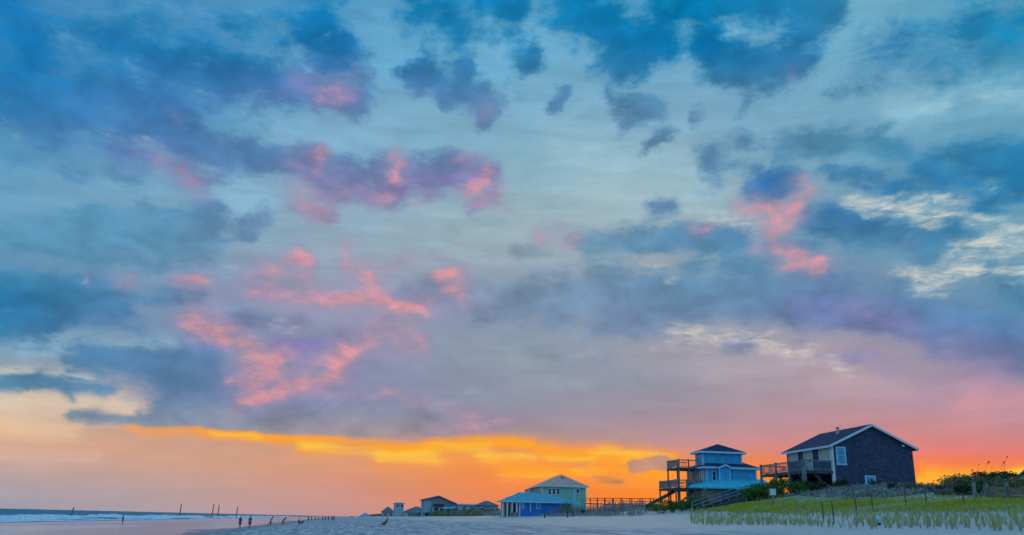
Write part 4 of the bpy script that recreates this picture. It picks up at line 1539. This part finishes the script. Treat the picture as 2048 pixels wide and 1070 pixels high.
def brush(name, n, seed):
    rg = random.Random(seed)
    mb = MB()
    for _ in range(n):
        s, t = rg.uniform(40, 90), rg.uniform(41.5, 53)
        x, y = xy(s, t)
        if mnoise.noise((x * .3, y * .3, 21)) < -.12 or t < 42 + max(0, s - 70) * .2:
            continue
        c = (x, y, height(x, y))
        k = rg.uniform(.25, .8)
        for _q in range(34):
            p = Vector(c) + Vector((rg.gauss(0, k * .4), rg.gauss(0, k * .4), abs(rg.gauss(0, k * .3))))
            a = Vector((rg.gauss(0, 1), rg.gauss(0, 1), rg.gauss(0, .7))).normalized() * rg.uniform(.06, .30)
            b = a.cross(Vector((rg.random() - .5, rg.random() - .5, 1))).normalized() * rg.uniform(.012, .04)
            mb.poly(p - a, p + b, p + a, p - b)
    return tag(mb.build(name, M_BRUSH), kind='stuff')


brush('dry_brush', 1700, 12)


# planted grass sprigs, row on row at the foot of the dune
def sprig_material():
    m_ = bpy.data.materials.new('grass_sprig')
    m_.use_nodes = True
    k = NT(m_.node_tree)
    b = m_.node_tree.nodes['Principled BSDF']
    b.inputs['Roughness'].default_value = .7
    z = k.sep(k.n('ShaderNodeTexCoord').outputs['Object'])[2]
    g = k.n('ShaderNodeNewGeometry').outputs['Random Per Island']
    tip = k.mix(g, (.70, .50, .16, 1), (.34, .42, .14, 1))
    k.put(b.inputs['Base Color'], k.mix(k.smooth(k.math('ADD', z, k.math('MULTIPLY', g, .15)), .08, .36), (.60, .38, .29, 1), tip))
    return m_


M_SPRIG = sprig_material()


def sprig_mesh(seed):
    rg = random.Random(seed)
    mb = MB()
    for _ in range(9):
        th = rg.uniform(0, 2 * math.pi)
        lean = rg.uniform(.03, .28)
        hh = rg.uniform(.26, .56)
        d = Vector((math.cos(th), math.sin(th), 0))
        w_ = Vector((-d.y, d.x, 0)) * .014
        b = d * rg.uniform(0, .06)
        b.z = -.04
        m1 = b + d * lean * hh * .4 + Vector((0, 0, hh * .6))
        tp = b + d * lean * hh * 1.1 + Vector((0, 0, hh))
        mb.poly(b - w_, b + w_, m1 + w_ * .8, tp, m1 - w_ * .8)
    return mb


SPR = [sprig_mesh(q).build('grass_sprig', M_SPRIG) for q in range(4)]
rg = random.Random(5)
slots = []
s = 21.0
while s < 92:
    t = 24.3 + max(0, s - 66) * .17
    t1 = 33.5 + max(0, s - 70) * .12
    while t < t1:
        ps, pt = s + rg.gauss(0, .07), t + rg.gauss(0, .1)
        x, y = xy(ps, pt)
        if rg.random() < .82 and mnoise.noise((x * .3, y * .3, 40)) > -.35:
            slots.append((math.hypot(x, y), x, y))
        t += .95
    s += .50 if s < 60 else .70
vis = [q for q in slots if 1380 < proj((q[1], q[2], 2.6))[0] < 2060]
vis.sort()
tag(SPR[0], kind=None)
for i, (d, x, y) in enumerate(vis[:290]):
    src = SPR[i % 4]
    o = src if i < 4 else src.copy()
    if i >= 4:
        COL.objects.link(o)
    o.location = on(x, y)
    k_ = rg.uniform(.8, 1.25)
    o.scale = (k_, k_, k_ * rg.uniform(.85, 1.1))
    o.rotation_euler = (rg.gauss(0, .06), rg.gauss(.10, .06), rg.uniform(0, 6.28))
    tag(o, 'green and straw-coloured grass sprig planted in rows along the foot of the dune', 'grass clump', 'grass sprigs planted in rows at the dune foot')
mb = MB()
for i, (d, x, y) in enumerate(vis[290:]):
    z = height(x, y)
    q = sprig_mesh(100 + i % 7)
    k_ = rg.uniform(.8, 1.2)
    n0 = len(mb.v)
    mb.v += [(x + a * k_, y + b * k_, z + c * k_) for a, b, c in q.v]
    mb.f += [tuple(n0 + j for j in f) for f in q.f]
M_SPRIG_F = leafmat('far_sprig', (.62, .46, .16), (.34, .38, .13))
if mb.v:
    tag(mb.build('far_sprigs', M_SPRIG_F), kind='stuff')


# sea oats along the crest
def sea_oat(i, px, d, hgt, lean, label):
    rg = random.Random(i * 13)
    o = thing('sea_oat', spot(px, d), rg.uniform(0, .5), label, 'sea oat', 'sea oats standing on the dune crest')
    pts = [Vector((lean * (u ** 2) * hgt * .4, 0, -.1 + hgt * u)) for u in np.linspace(0, 1, 6)]
    MB().tube(pts, [.014, .012, .011, .010, .008, .006], 5).build('stalk', M_STEM, o)
    hd = MB()
    d_ = 1 if lean >= 0 else -1
    for q in range(16):
        u = q / 16
        c = pts[-1] + Vector((d_ * (.05 + .10 * u), 0, .22 * u - .10 * u * u))
        for _ in range(2):
            a = Vector((rg.gauss(0, .06), rg.gauss(0, .06), -abs(rg.gauss(.10, .05))))
            b = Vector((.03, .02, 0))
            hd.poly(c - b, c + b, c + a)
    hd.build('seed_head', M_LEAF_D, o)
    lf = MB()
    for q in range(9):
        a = rg.uniform(-.9, .9)
        hh = hgt * rg.uniform(.25, .5)
        lf.poly((-.015, 0, 0), (.015, 0, 0), (a * hh * .5, rg.uniform(-.2, .2), hh * .8), (a * hh, rg.uniform(-.3, .3), hh * rg.uniform(.6, 1)))
    lf.build('leaf', M_LEAF_D, o)


OATS = ((1872, 74, 1.0, .4, 'short sea oat in the dip right of the shingled house'), (1890, 74, 1.3, .6, 'sea oat leaning right in the dune dip'), (1906, 75, .9, -.5, 'short sea oat leaning left before the knoll'),
        (1921, 76, 1.5, .5, 'sea oat at the left foot of the knoll'), (1937, 76, 1.2, .4, 'mid-height sea oat on the left slope of the knoll'), (1951, 76, 1.6, .3, 'straight sea oat left of the knoll shrubs'),
        (1966, 76, 1.9, .35, 'tall sea oat rising from the left knoll shrub'), (1979, 76, 2.0, .6, 'tallest sea oat above the knoll top'), (1993, 76, 1.5, .5, 'sea oat on the knoll top leaning right'),
        (2008, 76, 1.8, .8, 'bent sea oat over the right knoll shrub'), (2019, 77, 2.1, .7, 'high arching sea oat nearest the edge house'), (2028, 77, 1.4, -.6, 'sea oat bending left beside the edge house'),
        (1802, 84, 1.0, .3, 'short sea oat in front of the shingle wall corner'), (1846, 82, .9, .5, 'smallest sea oat on the crest beside the shingled house'))
for i, a in enumerate(OATS):
    sea_oat(i, *a)

# ---------------------------------------------------------------- stakes, fence, sign and small things on the dune
for px, y0, y1, label in ((1647, 1006, 1045, 'brown stake farthest left among the sprigs'), (1668, 1005, 1048, 'tall brown stake with its foot lowest on the sand'), (1713, 998, 1033, 'brown stake midway between the tall stake and the buoy'),
                          (1746, 985, 1024, 'brown stake standing behind the pale buoy'), (1812, 970, 1012, 'tallest brown stake, reaching up to the dry brush'), (1853, 984, 1010, 'short stake in the grass below the dune dip'),
                          (1929, 988, 1012, 'thin stake in the grass left of the tall fence post')):
    g = ground_at(px, y1, 25)
    d = math.hypot(g.x, g.y)
    hh = (y1 - y0) * d / 1825
    o = MB().tube([(0, 0, -.25), (.01, 0, hh * .5), (.0, .01, hh)], [.045, .042, .04], 7).build('wooden_stake', M_STAKE)
    o.location = g
    o.rotation_euler = (0, R(rnd.uniform(-2, 3)), 0)
    tag(o, label, 'stake', 'wooden stakes among the grass sprigs')


def rail_fence():
    A, B = spot(1956, 64), spot(2075, 58)
    o = thing('rail_fence', A, 0, 'weathered wooden rail fence with warm brown planks at the right picture edge', 'fence')
    for px, dd, h0 in ((1956.5, 64, 1.0), (1981, 62.5, .85), (2023, 60.5, 1.0), (2066, 58.5, 1.0)):
        p = spot(px, dd) - A
        MB().box(p.x - .09, p.x + .09, p.y - .09, p.y + .09, p.z - .3, p.z + h0).build('post', M_WOOD, o)
    p, q = spot(1981, 62.5) - A, spot(2075, 58) - A
    up = Vector((0, 0, 1))
    for zz in (.12, .36, .60):
        MB().bar(p + up * zz + Vector((.1, -.12, 0)), q + up * zz + Vector((0, -.12, 0)), .05, .19).build('rail', M_WOOD_W, o)
    a, b = spot(1966, 63.3) - A, spot(1980, 62.6) - A
    MB().bar(a + up * .0, b + up * .72, .09, .09).build('brace', M_WOOD, o)


rail_fence()
a, b = spot(1879, 70), spot(1950, 66)
lg = MB().tube([Vector((0, 0, .2)), (b - a) * .5 + Vector((0, 0, .22)), (b - a) + Vector((0, 0, .2))], [.2, .18, .15], 10).build('log', M_WOOD_D)
lg.location = a
tag(lg, 'long weathered log lying at the top of the grass left of the fence', 'log')

g = ground_at(1547, 1010, 60)
o = thing('beach_sign', g, 0, 'small white sign box on a blue-grey post in front of the green shrubs', 'sign')
dd = math.hypot(g.x, g.y)
h1, h2 = 19 * dd / 1825, 31 * dd / 1825
MB().box(-.08, .08, -.08, .08, -.4, h2 - .05).build('post', M_WOOD, o)
MB().box(-.27, .24, -.14, -.085, h1, h2).build('sign_panel', M_TRIM, o)
MB().box(-.30, .27, -.10, .1, h2 + .002, h2 + .05).build('cap', M_WOOD, o)

g = ground_at(1757.5, 1051, 25)
o = thing('buoy', g, 0, 'small pale blue buoy standing in the sand below the sprigs', 'buoy')
M_BUOY = mat('pale_blue_plastic', (.30, .62, .75), (.24, .55, .70), 3, .4)
MB().lathe([(.10, -.05), (.12, .10)], 12).build('base', M_DARK, o, True)
MB().lathe([(.11, .102), (.13, .2), (.11, .32), (.06, .43), (.02, .47)], 12).build('float', M_BUOY, o, True)


def boardwalk():
    A, B = at(1174, 1007, 196), at(1316, 1012, 146)
    o = thing('boardwalk', A, 0, 'raised wooden boardwalk with open railings against the orange sky', 'boardwalk')
    v = B - A
    n = 8
    MB().bar((0, 0, 0), v, 1.6, .2).build('walkway', M_WOOD_D, o)
    sd = v.cross(Vector((0, 0, 1))).normalized() * .75
    for sg in (-1, 1):
        rl = MB()
        for zz in (1.15, .7):
            rl.bar(sd * sg + Vector((0, 0, zz)), v + sd * sg + Vector((0, 0, zz)), .10, .10)
        rl.build('railing', M_WOOD_D, o)
    for i in range(n + 1):
        p = v * (i / n)
        for sg in (-1, 1):
            q = p + sd * sg
            gz = height(A.x + q.x, A.y + q.y) - A.z - .3
            MB().box(q.x - .08, q.x + .08, q.y - .08, q.y + .08, min(gz, q.z - .4), q.z + 1.2).build('post', M_WOOD_D, o)


boardwalk()


def sand_fence(pa, da, pb, db, hgt, label, sag=.1, seed=3, gap=.22, m_=None):
    rg = random.Random(seed)
    A, B = spot(pa, da), spot(pb, db)
    o = thing('sand_fence', A, 0, label, 'fence')
    L = (B - A).length
    sl_ = MB()
    n = int(L / gap)
    for i in range(n):
        q = A.lerp(B, i / n)
        q.z = height(q.x, q.y)
        q = q - A
        hh = hgt * rg.uniform(.8, 1.1)
        sl_.box(q.x - .04, q.x + .04, q.y - .012, q.y + .012, q.z - .1, q.z + hh)
    sl_.build('slats', m_ or M_WOOD, o)
    for i in range(int(L / 3) + 1):
        q = A.lerp(B, i * 3 / L)
        q.z = height(q.x, q.y)
        q = q - A
        MB().box(q.x - .06, q.x + .06, q.y + .013, q.y + .13, q.z - .2, q.z + hgt * 1.15).build('post', M_WOOD, o)


sand_fence(1100, 168, 1200, 158, 1.5, 'grey slatted sand fence in front of the royal blue house corner')
sand_fence(1202, 157, 1292, 142, 1.6, 'grey slatted sand fence below the raised boardwalk', seed=4)
sand_fence(905, 300, 1000, 262, 1.7, 'long slatted sand fence before the low grey house', seed=5, gap=.3)
sand_fence(815, 420, 900, 330, 1.8, 'far slatted sand fence before the big grey house', seed=6, gap=.4)

for px, py, label in ((1089.5, 1036, 'short dark stump-like post farthest left before the royal blue house'), (1097, 1033, 'dark short post nearest the royal blue wall'), (1135, 1035, 'dark short post in front of the slatted fence middle'), (1146, 1033, 'dark short post just left of the dark barrel')):
    g = ground_at(px, py, 90)
    o = MB().box(-.10, .10, -.10, .10, -.2, .62).box(-.12, .12, -.12, .12, .622, .68).build('short_post', M_WOOD_D)
    o.location = g
    tag(o, label, 'post')
g = ground_at(1166, 1031, 90)
o = thing('barrel', g, 0, 'dark upright barrel by the slatted fence under the mint house', 'barrel')
MB().lathe([(.28, -.05), (.33, .1), (.34, .5), (.33, .85), (.29, .92)], 12).build('drum', M_DARK, o, True)
MB().lathe([(.31, .921), (.31, .97), (.05, 1.0)], 12).build('lid', M_WOOD_D, o)
for px, py, ln, rz, label in ((995, 1029.5, 5.0, .1, 'dark overturned boat-like hull left of the porch steps'), (1010, 1031, 3.6, -.2, 'smaller dark hull lying against the white porch posts')):
    g = ground_at(px, py, 90)
    o = thing('overturned_boat', g, rz, label, 'boat')
    pts = [(-ln / 2, 0, .12), (-ln * .3, 0, .22), (0, 0, .28), (ln * .3, 0, .22), (ln / 2, 0, .15)]
    MB().tube(pts, [.04, .38, .48, .38, .04], 10).build('hull', M_DARK, o, True)
    MB().bar((-ln * .35, 0, .66), (ln * .35, 0, .66), .05, .08).build('keel', M_WOOD_D, o)


def umbrella(px, py, d, rad, c, label):
    g = spot(px, d)
    top = at(px, py, d).z - g.z
    o = thing('beach_umbrella', g, 0, label, 'umbrella')
    MB().tube([(0, 0, -.2), (0, 0, top - .05)], .04, 6).build('pole', M_TRIM, o)
    mb = MB()
    n = 10
    for i in range(n):
        a0, a1 = 2 * math.pi * i / n, 2 * math.pi * (i + 1) / n
        r1, r2 = rad * .55, rad
        p = lambda a, r_, z: (math.cos(a) * r_, math.sin(a) * r_, z)
        mb.poly((0, 0, top), p(a0, r1, top - .25), p(a1, r1, top - .25))
        mb.poly(p(a0, r1, top - .25), p(a0, r2, top - .7), p(a1, r2, top - .7), p(a1, r1, top - .25))
    mb.build('canopy', c, o)


M_UMB = mat('turquoise_canvas', (.08, .50, .62), (.05, .40, .55), 2, .8)
M_UMB2 = mat('blue_canvas', (.10, .30, .60), (.07, .24, .5), 2, .8)
umbrella(893, 1013.5, 345, 2.6, M_UMB, 'turquoise canopy left of its brighter twin, before the big grey house')
umbrella(909, 1013, 340, 2.8, M_UMB, 'bright turquoise canopy nearest the slatted pergola')
umbrella(857, 1022, 372, 3.0, M_UMB2, 'blue canopy at the foot of the pale lavender corner')
umbrella(838, 1021.5, 390, 3.0, M_UMB2, 'blue canopy farthest left, below the small cottage')
g = spot(930, 318)
o = thing('pergola', g, R(8), 'reddish brown open pergola in front of the long low pale house', 'pergola')
ht = at(930, 1012, 318).z - g.z
for x in (0, 2.4, 4.8):
    for y in (0, 2.5):
        MB().box(x - .1, x + .1, y - .1, y + .1, -.3, ht - .2).build('post', M_WOOD_W, o)
sl_ = MB()
for i in range(12):
    sl_.box(-.3 + i * .47, -.2 + i * .47, -.4, 2.9, ht - .08, ht + .08)
sl_.box(-.4, 5.3, -.05, .05, ht - .198, ht - .082).box(-.4, 5.3, 2.45, 2.55, ht - .198, ht - .082)
sl_.build('slat_roof', M_WOOD_W, o)

# old pilings standing in the sea
M_PILE = mat('sea_worn_piling', (.34, .24, .22), (.22, .16, .15), .8, .9)
for px, y0, y1, lean, label in ((359, 1014, 1036, 0, 'wooden piling alone on the left, in the sea beyond the surf'), (423, 1015, 1038, 3, 'thick leaning piling, left one of the close pair in the sea'), (435, 1015, 1037, 0, 'upright piling, right one of the close pair in the sea'),
                          (472, 1018, 1038, 1.5, 'thin pale piling nearest the standing bathers'), (143, 1012, 1024, 10, 'short strongly leaning piling farthest left in the sea')):
    d = 560 if px != 143 else 420
    p = at(px, y1, d)
    hh = (y1 - y0) * d / 1825 + 1.2
    o = MB().tube([(0, 0, -2), (0, 0, hh * .4), (.03, 0, hh)], [.36, .33, .26], 9).build('piling', M_PILE)
    o.location = (p.x, p.y, -.6)
    o.rotation_euler = (0, R(lean), 0)
    tag(o, label, 'piling', 'old pilings in the sea')

# ---------------------------------------------------------------- people
M_SKIN = mat('skin', (.30, .19, .14), (.25, .15, .11), 5, .6)
M_HAIR = mat('dark_hair', (.03, .025, .02), (.02, .015, .012), 20, .7)
CLOTH = {}


def cloth(c):
    if c not in CLOTH:
        CLOTH[c] = mat('cloth', c, tuple(v * .75 for v in c), 6, .85)
    return CLOTH[c]


def skin_mesh(name, pts, edges, m_, parent=None, sub=1, root=0):
    me = bpy.data.meshes.new(name)
    me.from_pydata([p for p, r_ in pts], edges, [])
    me.update()
    me.materials.append(m_)
    o = bpy.data.objects.new(name, me)
    COL.objects.link(o)
    md = o.modifiers.new('skin', 'SKIN')
    md.use_smooth_shade = True
    if not me.skin_vertices:
        me.skin_vertices.new()
    for i, (p, r_) in enumerate(pts):
        me.skin_vertices[0].data[i].radius = (r_, r_) if not isinstance(r_, tuple) else r_
        me.skin_vertices[0].data[i].use_root = (i == root)
    sb = o.modifiers.new('sub', 'SUBSURF')
    sb.levels = sub
    sb.render_levels = sub
    if parent:
        o.parent = parent
    return o


def person(loc, rz, label, hgt=1.7, lean=0, legs=((0, 0), (0, 0)), arms=((5, 10), (5, 10)), sit=False, shirt=(.1, .12, .2), shorts=(.04, .04, .06), hat=None, head=0, hair=True, knees=None):
    """angles in degrees: lean of the trunk; per leg (thigh swing, knee bend); per arm (shoulder swing, elbow bend)"""
    k = hgt / 1.7
    V = Vector

    def rot(v, a):
        a = R(a)
        return V((v.x, v.y * math.cos(a) + v.z * math.sin(a), -v.y * math.sin(a) + v.z * math.cos(a)))
    pel = V((0, 0, .92))
    pts, ed = [], []

    def add(p, r_, par=None):
        pts.append((p, r_))
        if par is not None:
            ed.append((par, len(pts) - 1))
        return len(pts) - 1
    T = lambda x, y, z: pel + rot(V((x, y, z)), lean)
    i_p = add(pel, (.15, .12))
    i_s = add(T(0, 0, .22), (.13, .10), i_p)
    i_c = add(T(0, 0, .42), (.16, .11), i_s)
    i_n = add(T(0, .01, .555), .055, i_c)
    Hd = lambda y, z: T(0, .01, .56) + rot(V((0, y, z)), lean + head)
    i_h = add(Hd(.0, .07), .075, i_n)
    i_h2 = add(Hd(.015, .16), .10, i_h)
    add(Hd(.01, .235), .065, i_h2)
    add(Hd(.125, .12), .016, i_h2)      # nose
    hands = []
    joints = {}
    for sg, (sw, el) in zip((-1, 1), arms):
        sh = T(sg * .19, 0, .46)
        i_a = add(sh, .06, i_c)
        u = rot(V((sg * .04, 0, -.29)), lean - sw)
        eb = sh + u
        i_e = add(eb, .043, i_a)
        f = rot(V((0, 0, -.25)), lean - sw - el)
        wr = eb + f
        i_w = add(wr, .028, i_e)
        fd = f.normalized()
        pm = wr + fd * .07
        i_m = add(pm, (.038, .02), i_w)
        for q in range(4):
            off = V((0, (q - 1.5) * .02, 0))
            i_f = add(pm + off + fd * (.06 + .008 * (q in (1, 2))), .009, i_m)
            add(pm + off + fd * .095 + V((-sg * .012, 0, 0)), .008, i_f)
        add(wr + fd * .05 + V((0, .05, 0)), .010, i_w)
        joints['arm%d' % sg] = (sh, eb)
    for sg, (sw, kn) in zip((-1, 1), legs):
        hp = pel + V((sg * .09, 0, -.04))
        i_hp = add(hp, .095, i_p)
        th = V((sg * .015, math.sin(R(sw)) * .42, -math.cos(R(sw)) * .42))
        kp = hp + th
        i_k = add(kp, .062, i_hp)
        a = sw - kn
        ca = V((0, math.sin(R(a)) * .42, -math.cos(R(a)) * .42))
        mid = kp + ca * .35
        i_m = add(mid + V((0, -.012, 0)), .056, i_k)
        an = kp + ca
        i_an = add(an, .036, i_m)
        add(an + V((0, .16, -.045)), .030, i_an)
        joints['leg%d' % sg] = (hp, kp)
    low = min(p.z for p, r_ in pts) - .03
    for i, (p, r_) in enumerate(pts):
        pts[i] = ((p - V((0, 0, low))) * k, tuple(q * k for q in r_) if isinstance(r_, tuple) else r_ * k)
    o = thing('person', loc, rz, label, 'person')
    b = skin_mesh('body', pts, ed, M_SKIN, o)
    up = lambda p: (p - V((0, 0, low))) * k
    sp, se = [], []
    for p, r_ in ((T(0, 0, .02), (.165, .13)), (T(0, 0, .22), (.15, .12)), (T(0, 0, .43), (.18, .13)), (T(0, .0, .52), (.09, .075))):
        sp.append((up(p), tuple(q * k for q in r_)))
    se += [(0, 1), (1, 2), (2, 3)]
    for sg in (-1, 1):
        s0, e0 = joints['arm%d' % sg]
        sp += [(up(s0), .078 * k), (up(s0.lerp(e0, .7)), .062 * k)]
        se += [(2, len(sp) - 2), (len(sp) - 2, len(sp) - 1)]
    skin_mesh('shirt', sp, se, cloth(shirt), b)
    sp, se = [(up(pel + V((0, 0, .06))), (.17 * k, .14 * k)), (up(pel + V((0, 0, -.05))), (.17 * k, .13 * k))], [(0, 1)]
    for sg in (-1, 1):
        s0, e0 = joints['leg%d' % sg]
        sp += [(up(s0.lerp(e0, .3)), .108 * k), (up(s0.lerp(e0, .85)), .09 * k)]
        se += [(1, len(sp) - 2), (len(sp) - 2, len(sp) - 1)]
    skin_mesh('shorts', sp, se, cloth(shorts), b)
    hm = MB()
    c = up(Hd(-.012, .17))
    rr = .108 * k
    hm.tube([c + V((0, 0, z * rr)) for z in (-.75, -.4, .1, .55, .9, 1.08)], [rr * q for q in (.62, .92, 1.06, .92, .55, .1)], 12)
    if hat:
        hm.tube([c + V((0, .0, .25 * rr)), c + V((0, .0, .33 * rr))], [rr * 1.9, rr * 1.8], 14)
        hm.build('hat', cloth(hat), b, True)
    else:
        # hair sits on the back of the skull and leaves the face open
        hm.v = [(x, y - (.035 * k if y > c.y else 0) - (max(0, y - c.y) * .5), z) for x, y, z in hm.v]
        hm.build('hair', M_HAIR, b, True)
    return o


def shore(px, d):
    v = ray(px, 1040)
    hv = math.hypot(v.x, v.y)
    x, y = v.x * d / hv, v.y * d / hv
    return Vector((x, y, max(height(x, y), -.25)))


FC = lambda a: R(a)
person(shore(246, 178), FC(140), 'lone person in dark swimwear standing in the shallow surf, far left', 1.72, 5, ((8, 5), (-4, 0)), shirt=(.06, .08, .12), shorts=(.03, .03, .04))
person(shore(481, 134), FC(170), 'slim person in a dark top and dark shorts, left of the pair at the waterline', 1.66, 0, ((2, 0), (-2, 0)), shirt=(.05, .07, .09), shorts=(.05, .03, .04))
person(shore(500.5, 132), FC(175), 'person in a blue shirt and dark shorts, right of the pair at the waterline', 1.72, 0, ((1, 0), (-3, 0)), shirt=(.08, .12, .32), shorts=(.05, .02, .04))
person(shore(541.5, 150), FC(-75), 'person in a cap leaning forward and walking along the waterline', 1.74, 24, ((6, 4), (-22, 6)), ((15, 20), (-10, 15)), shirt=(.05, .06, .10), shorts=(.05, .02, .02), hat=(.03, .03, .05), head=6)
person(shore(566, 168), FC(-80), 'person stooping with one arm raised, wearing dark top and reddish shorts', 1.72, 38, ((18, 25), (-8, 10)), ((120, 15), (50, 20)), shirt=(.04, .06, .07), shorts=(.06, .02, .04), head=-15)
person(shore(596, 190), FC(-75), 'person in a plum-coloured top crouching beside a dark dog', 1.70, 22, ((85, 110), (70, 120)), ((55, 20), (40, 30)), shirt=(.12, .05, .08), shorts=(.05, .02, .05), head=5)
FAR = ((616.5, 262, 1.62, (.12, .12, .10), 'dark figure standing alone just right of the dog, far down the waterline', 3),
       (622.5, 330, 1.55, (.22, .22, .22), 'faint pale-shirted far walker, next right of the lone dark figure', 8),
       (630, 340, 1.60, (.2, .24, .2), 'faint far walker in greenish top midway along the distant waterline', 4),
       (637, 335, 1.45, (.24, .2, .2), 'short faint far walker in a dull pink top', 6),
       (645, 300, 1.62, (.10, .12, .13), 'far walker in slate top, left one of two close together', 5),
       (651, 296, 1.60, (.12, .2, .16), 'far walker in teal top, right one of two close together', 0),
       (656.8, 275, 1.66, (.05, .05, .10), 'dark far walker in navy, left of the farthest-right couple', 6),
       (664, 262, 1.62, (.10, .08, .14), 'left partner of the couple farthest right along the waterline', 2),
       (667.5, 262, 1.70, (.04, .04, .08), 'dark right partner of the couple farthest right along the waterline', 8))
for i, (px, d, hh, c, label, ln) in enumerate(FAR):
    person(shore(px, d), FC(160 if i % 2 else -20), label, hh, ln, ((14 - 3 * (i % 4), 6), (-12 + 2 * (i % 3), 8)), ((12, 10), (-14, 15)), shirt=c, shorts=(.04, .04, .06))

# dog
g = shore(603.5, 188)
o = thing('dog', g, R(-10), 'dark dog standing beside the crouching person at the waterline', 'dog')
V = Vector
P_ = [(V((-.28, 0, .50)), (.10, .12)), (V((0, 0, .49)), (.10, .12)), (V((.24, 0, .52)), (.13, .15)), (V((.38, 0, .64)), .08), (V((.48, 0, .74)), .085), (V((.60, 0, .71)), .045), (V((.66, 0, .70)), .032),
      (V((-.36, 0, .52)), .05), (V((-.50, 0, .60)), .028), (V((-.62, 0, .72)), .015)]
E_ = [(1, 0), (1, 2), (2, 3), (3, 4), (4, 5), (5, 6), (0, 7), (7, 8), (8, 9)]
for sg in (-1, 1):
    n = len(P_)
    P_ += [(V((.25, sg * .09, .40)), .06), (V((.24, sg * .09, .22)), .035), (V((.26, sg * .09, .04)), .028), (V((.31, sg * .09, .02)), .028)]
    E_ += [(2, n), (n, n + 1), (n + 1, n + 2), (n + 2, n + 3)]
    n = len(P_)
    P_ += [(V((-.27, sg * .09, .38)), .075), (V((-.22, sg * .09, .27)), .045), (V((-.34, sg * .09, .16)), .028), (V((-.32, sg * .09, .04)), .026), (V((-.27, sg * .09, .02)), .028)]
    E_ += [(0, n), (n, n + 1), (n + 1, n + 2), (n + 2, n + 3), (n + 3, n + 4)]
    n = len(P_)
    P_ += [(V((.46, sg * .06, .82)), .03), (V((.44, sg * .075, .86)), .014)]
    E_ += [(4, n), (n, n + 1)]
M_FUR = mat('dark_fur', (.05, .04, .045), (.03, .025, .03), 10, .9)
skin_mesh('body', P_, E_, M_FUR, o, root=1)

# beach chair and its sitter
g = ground_at(767, 1052.5, 60)
ch = thing('beach_chair', g, R(95), 'low black folding beach chair on the damp sand', 'chair')
M_BLACK = mat('black_fabric', (.02, .022, .03), (.012, .014, .02), 8, .85)
MB().slab([(-.34, -.25, .30), (.34, -.25, .30), (.34, .32, .36), (-.34, .32, .36)], .03).build('seat', M_BLACK, ch)
MB().slab([(-.34, -.62, .92), (.34, -.62, .92), (.34, -.27, .32), (-.34, -.27, .32)], .04).build('backrest', M_BLACK, ch)
for sx in (-.36, .36):
    fr = MB()
    fr.tube([(sx, .36, .36), (sx, -.5, .0)], .02, 6).tube([(sx, -.28, .34), (sx, .30, .0)], .02, 6).tube([(sx, -.64, .96), (sx, -.26, .30)], .02, 6).tube([(sx, -.42, .58), (sx, .28, .58)], .025, 6)
    fr.build('side_frame', M_BLACK, ch)
person(g + Vector((.16, .012, -.02)), R(95), 'person in dark clothes reclining in the low black beach chair, legs stretched out', 1.70, -26, ((92, 48), (88, 38)), ((5, 62), (5, 58)), shirt=(.08, .04, .08), shorts=(.02, .03, .06), head=10)
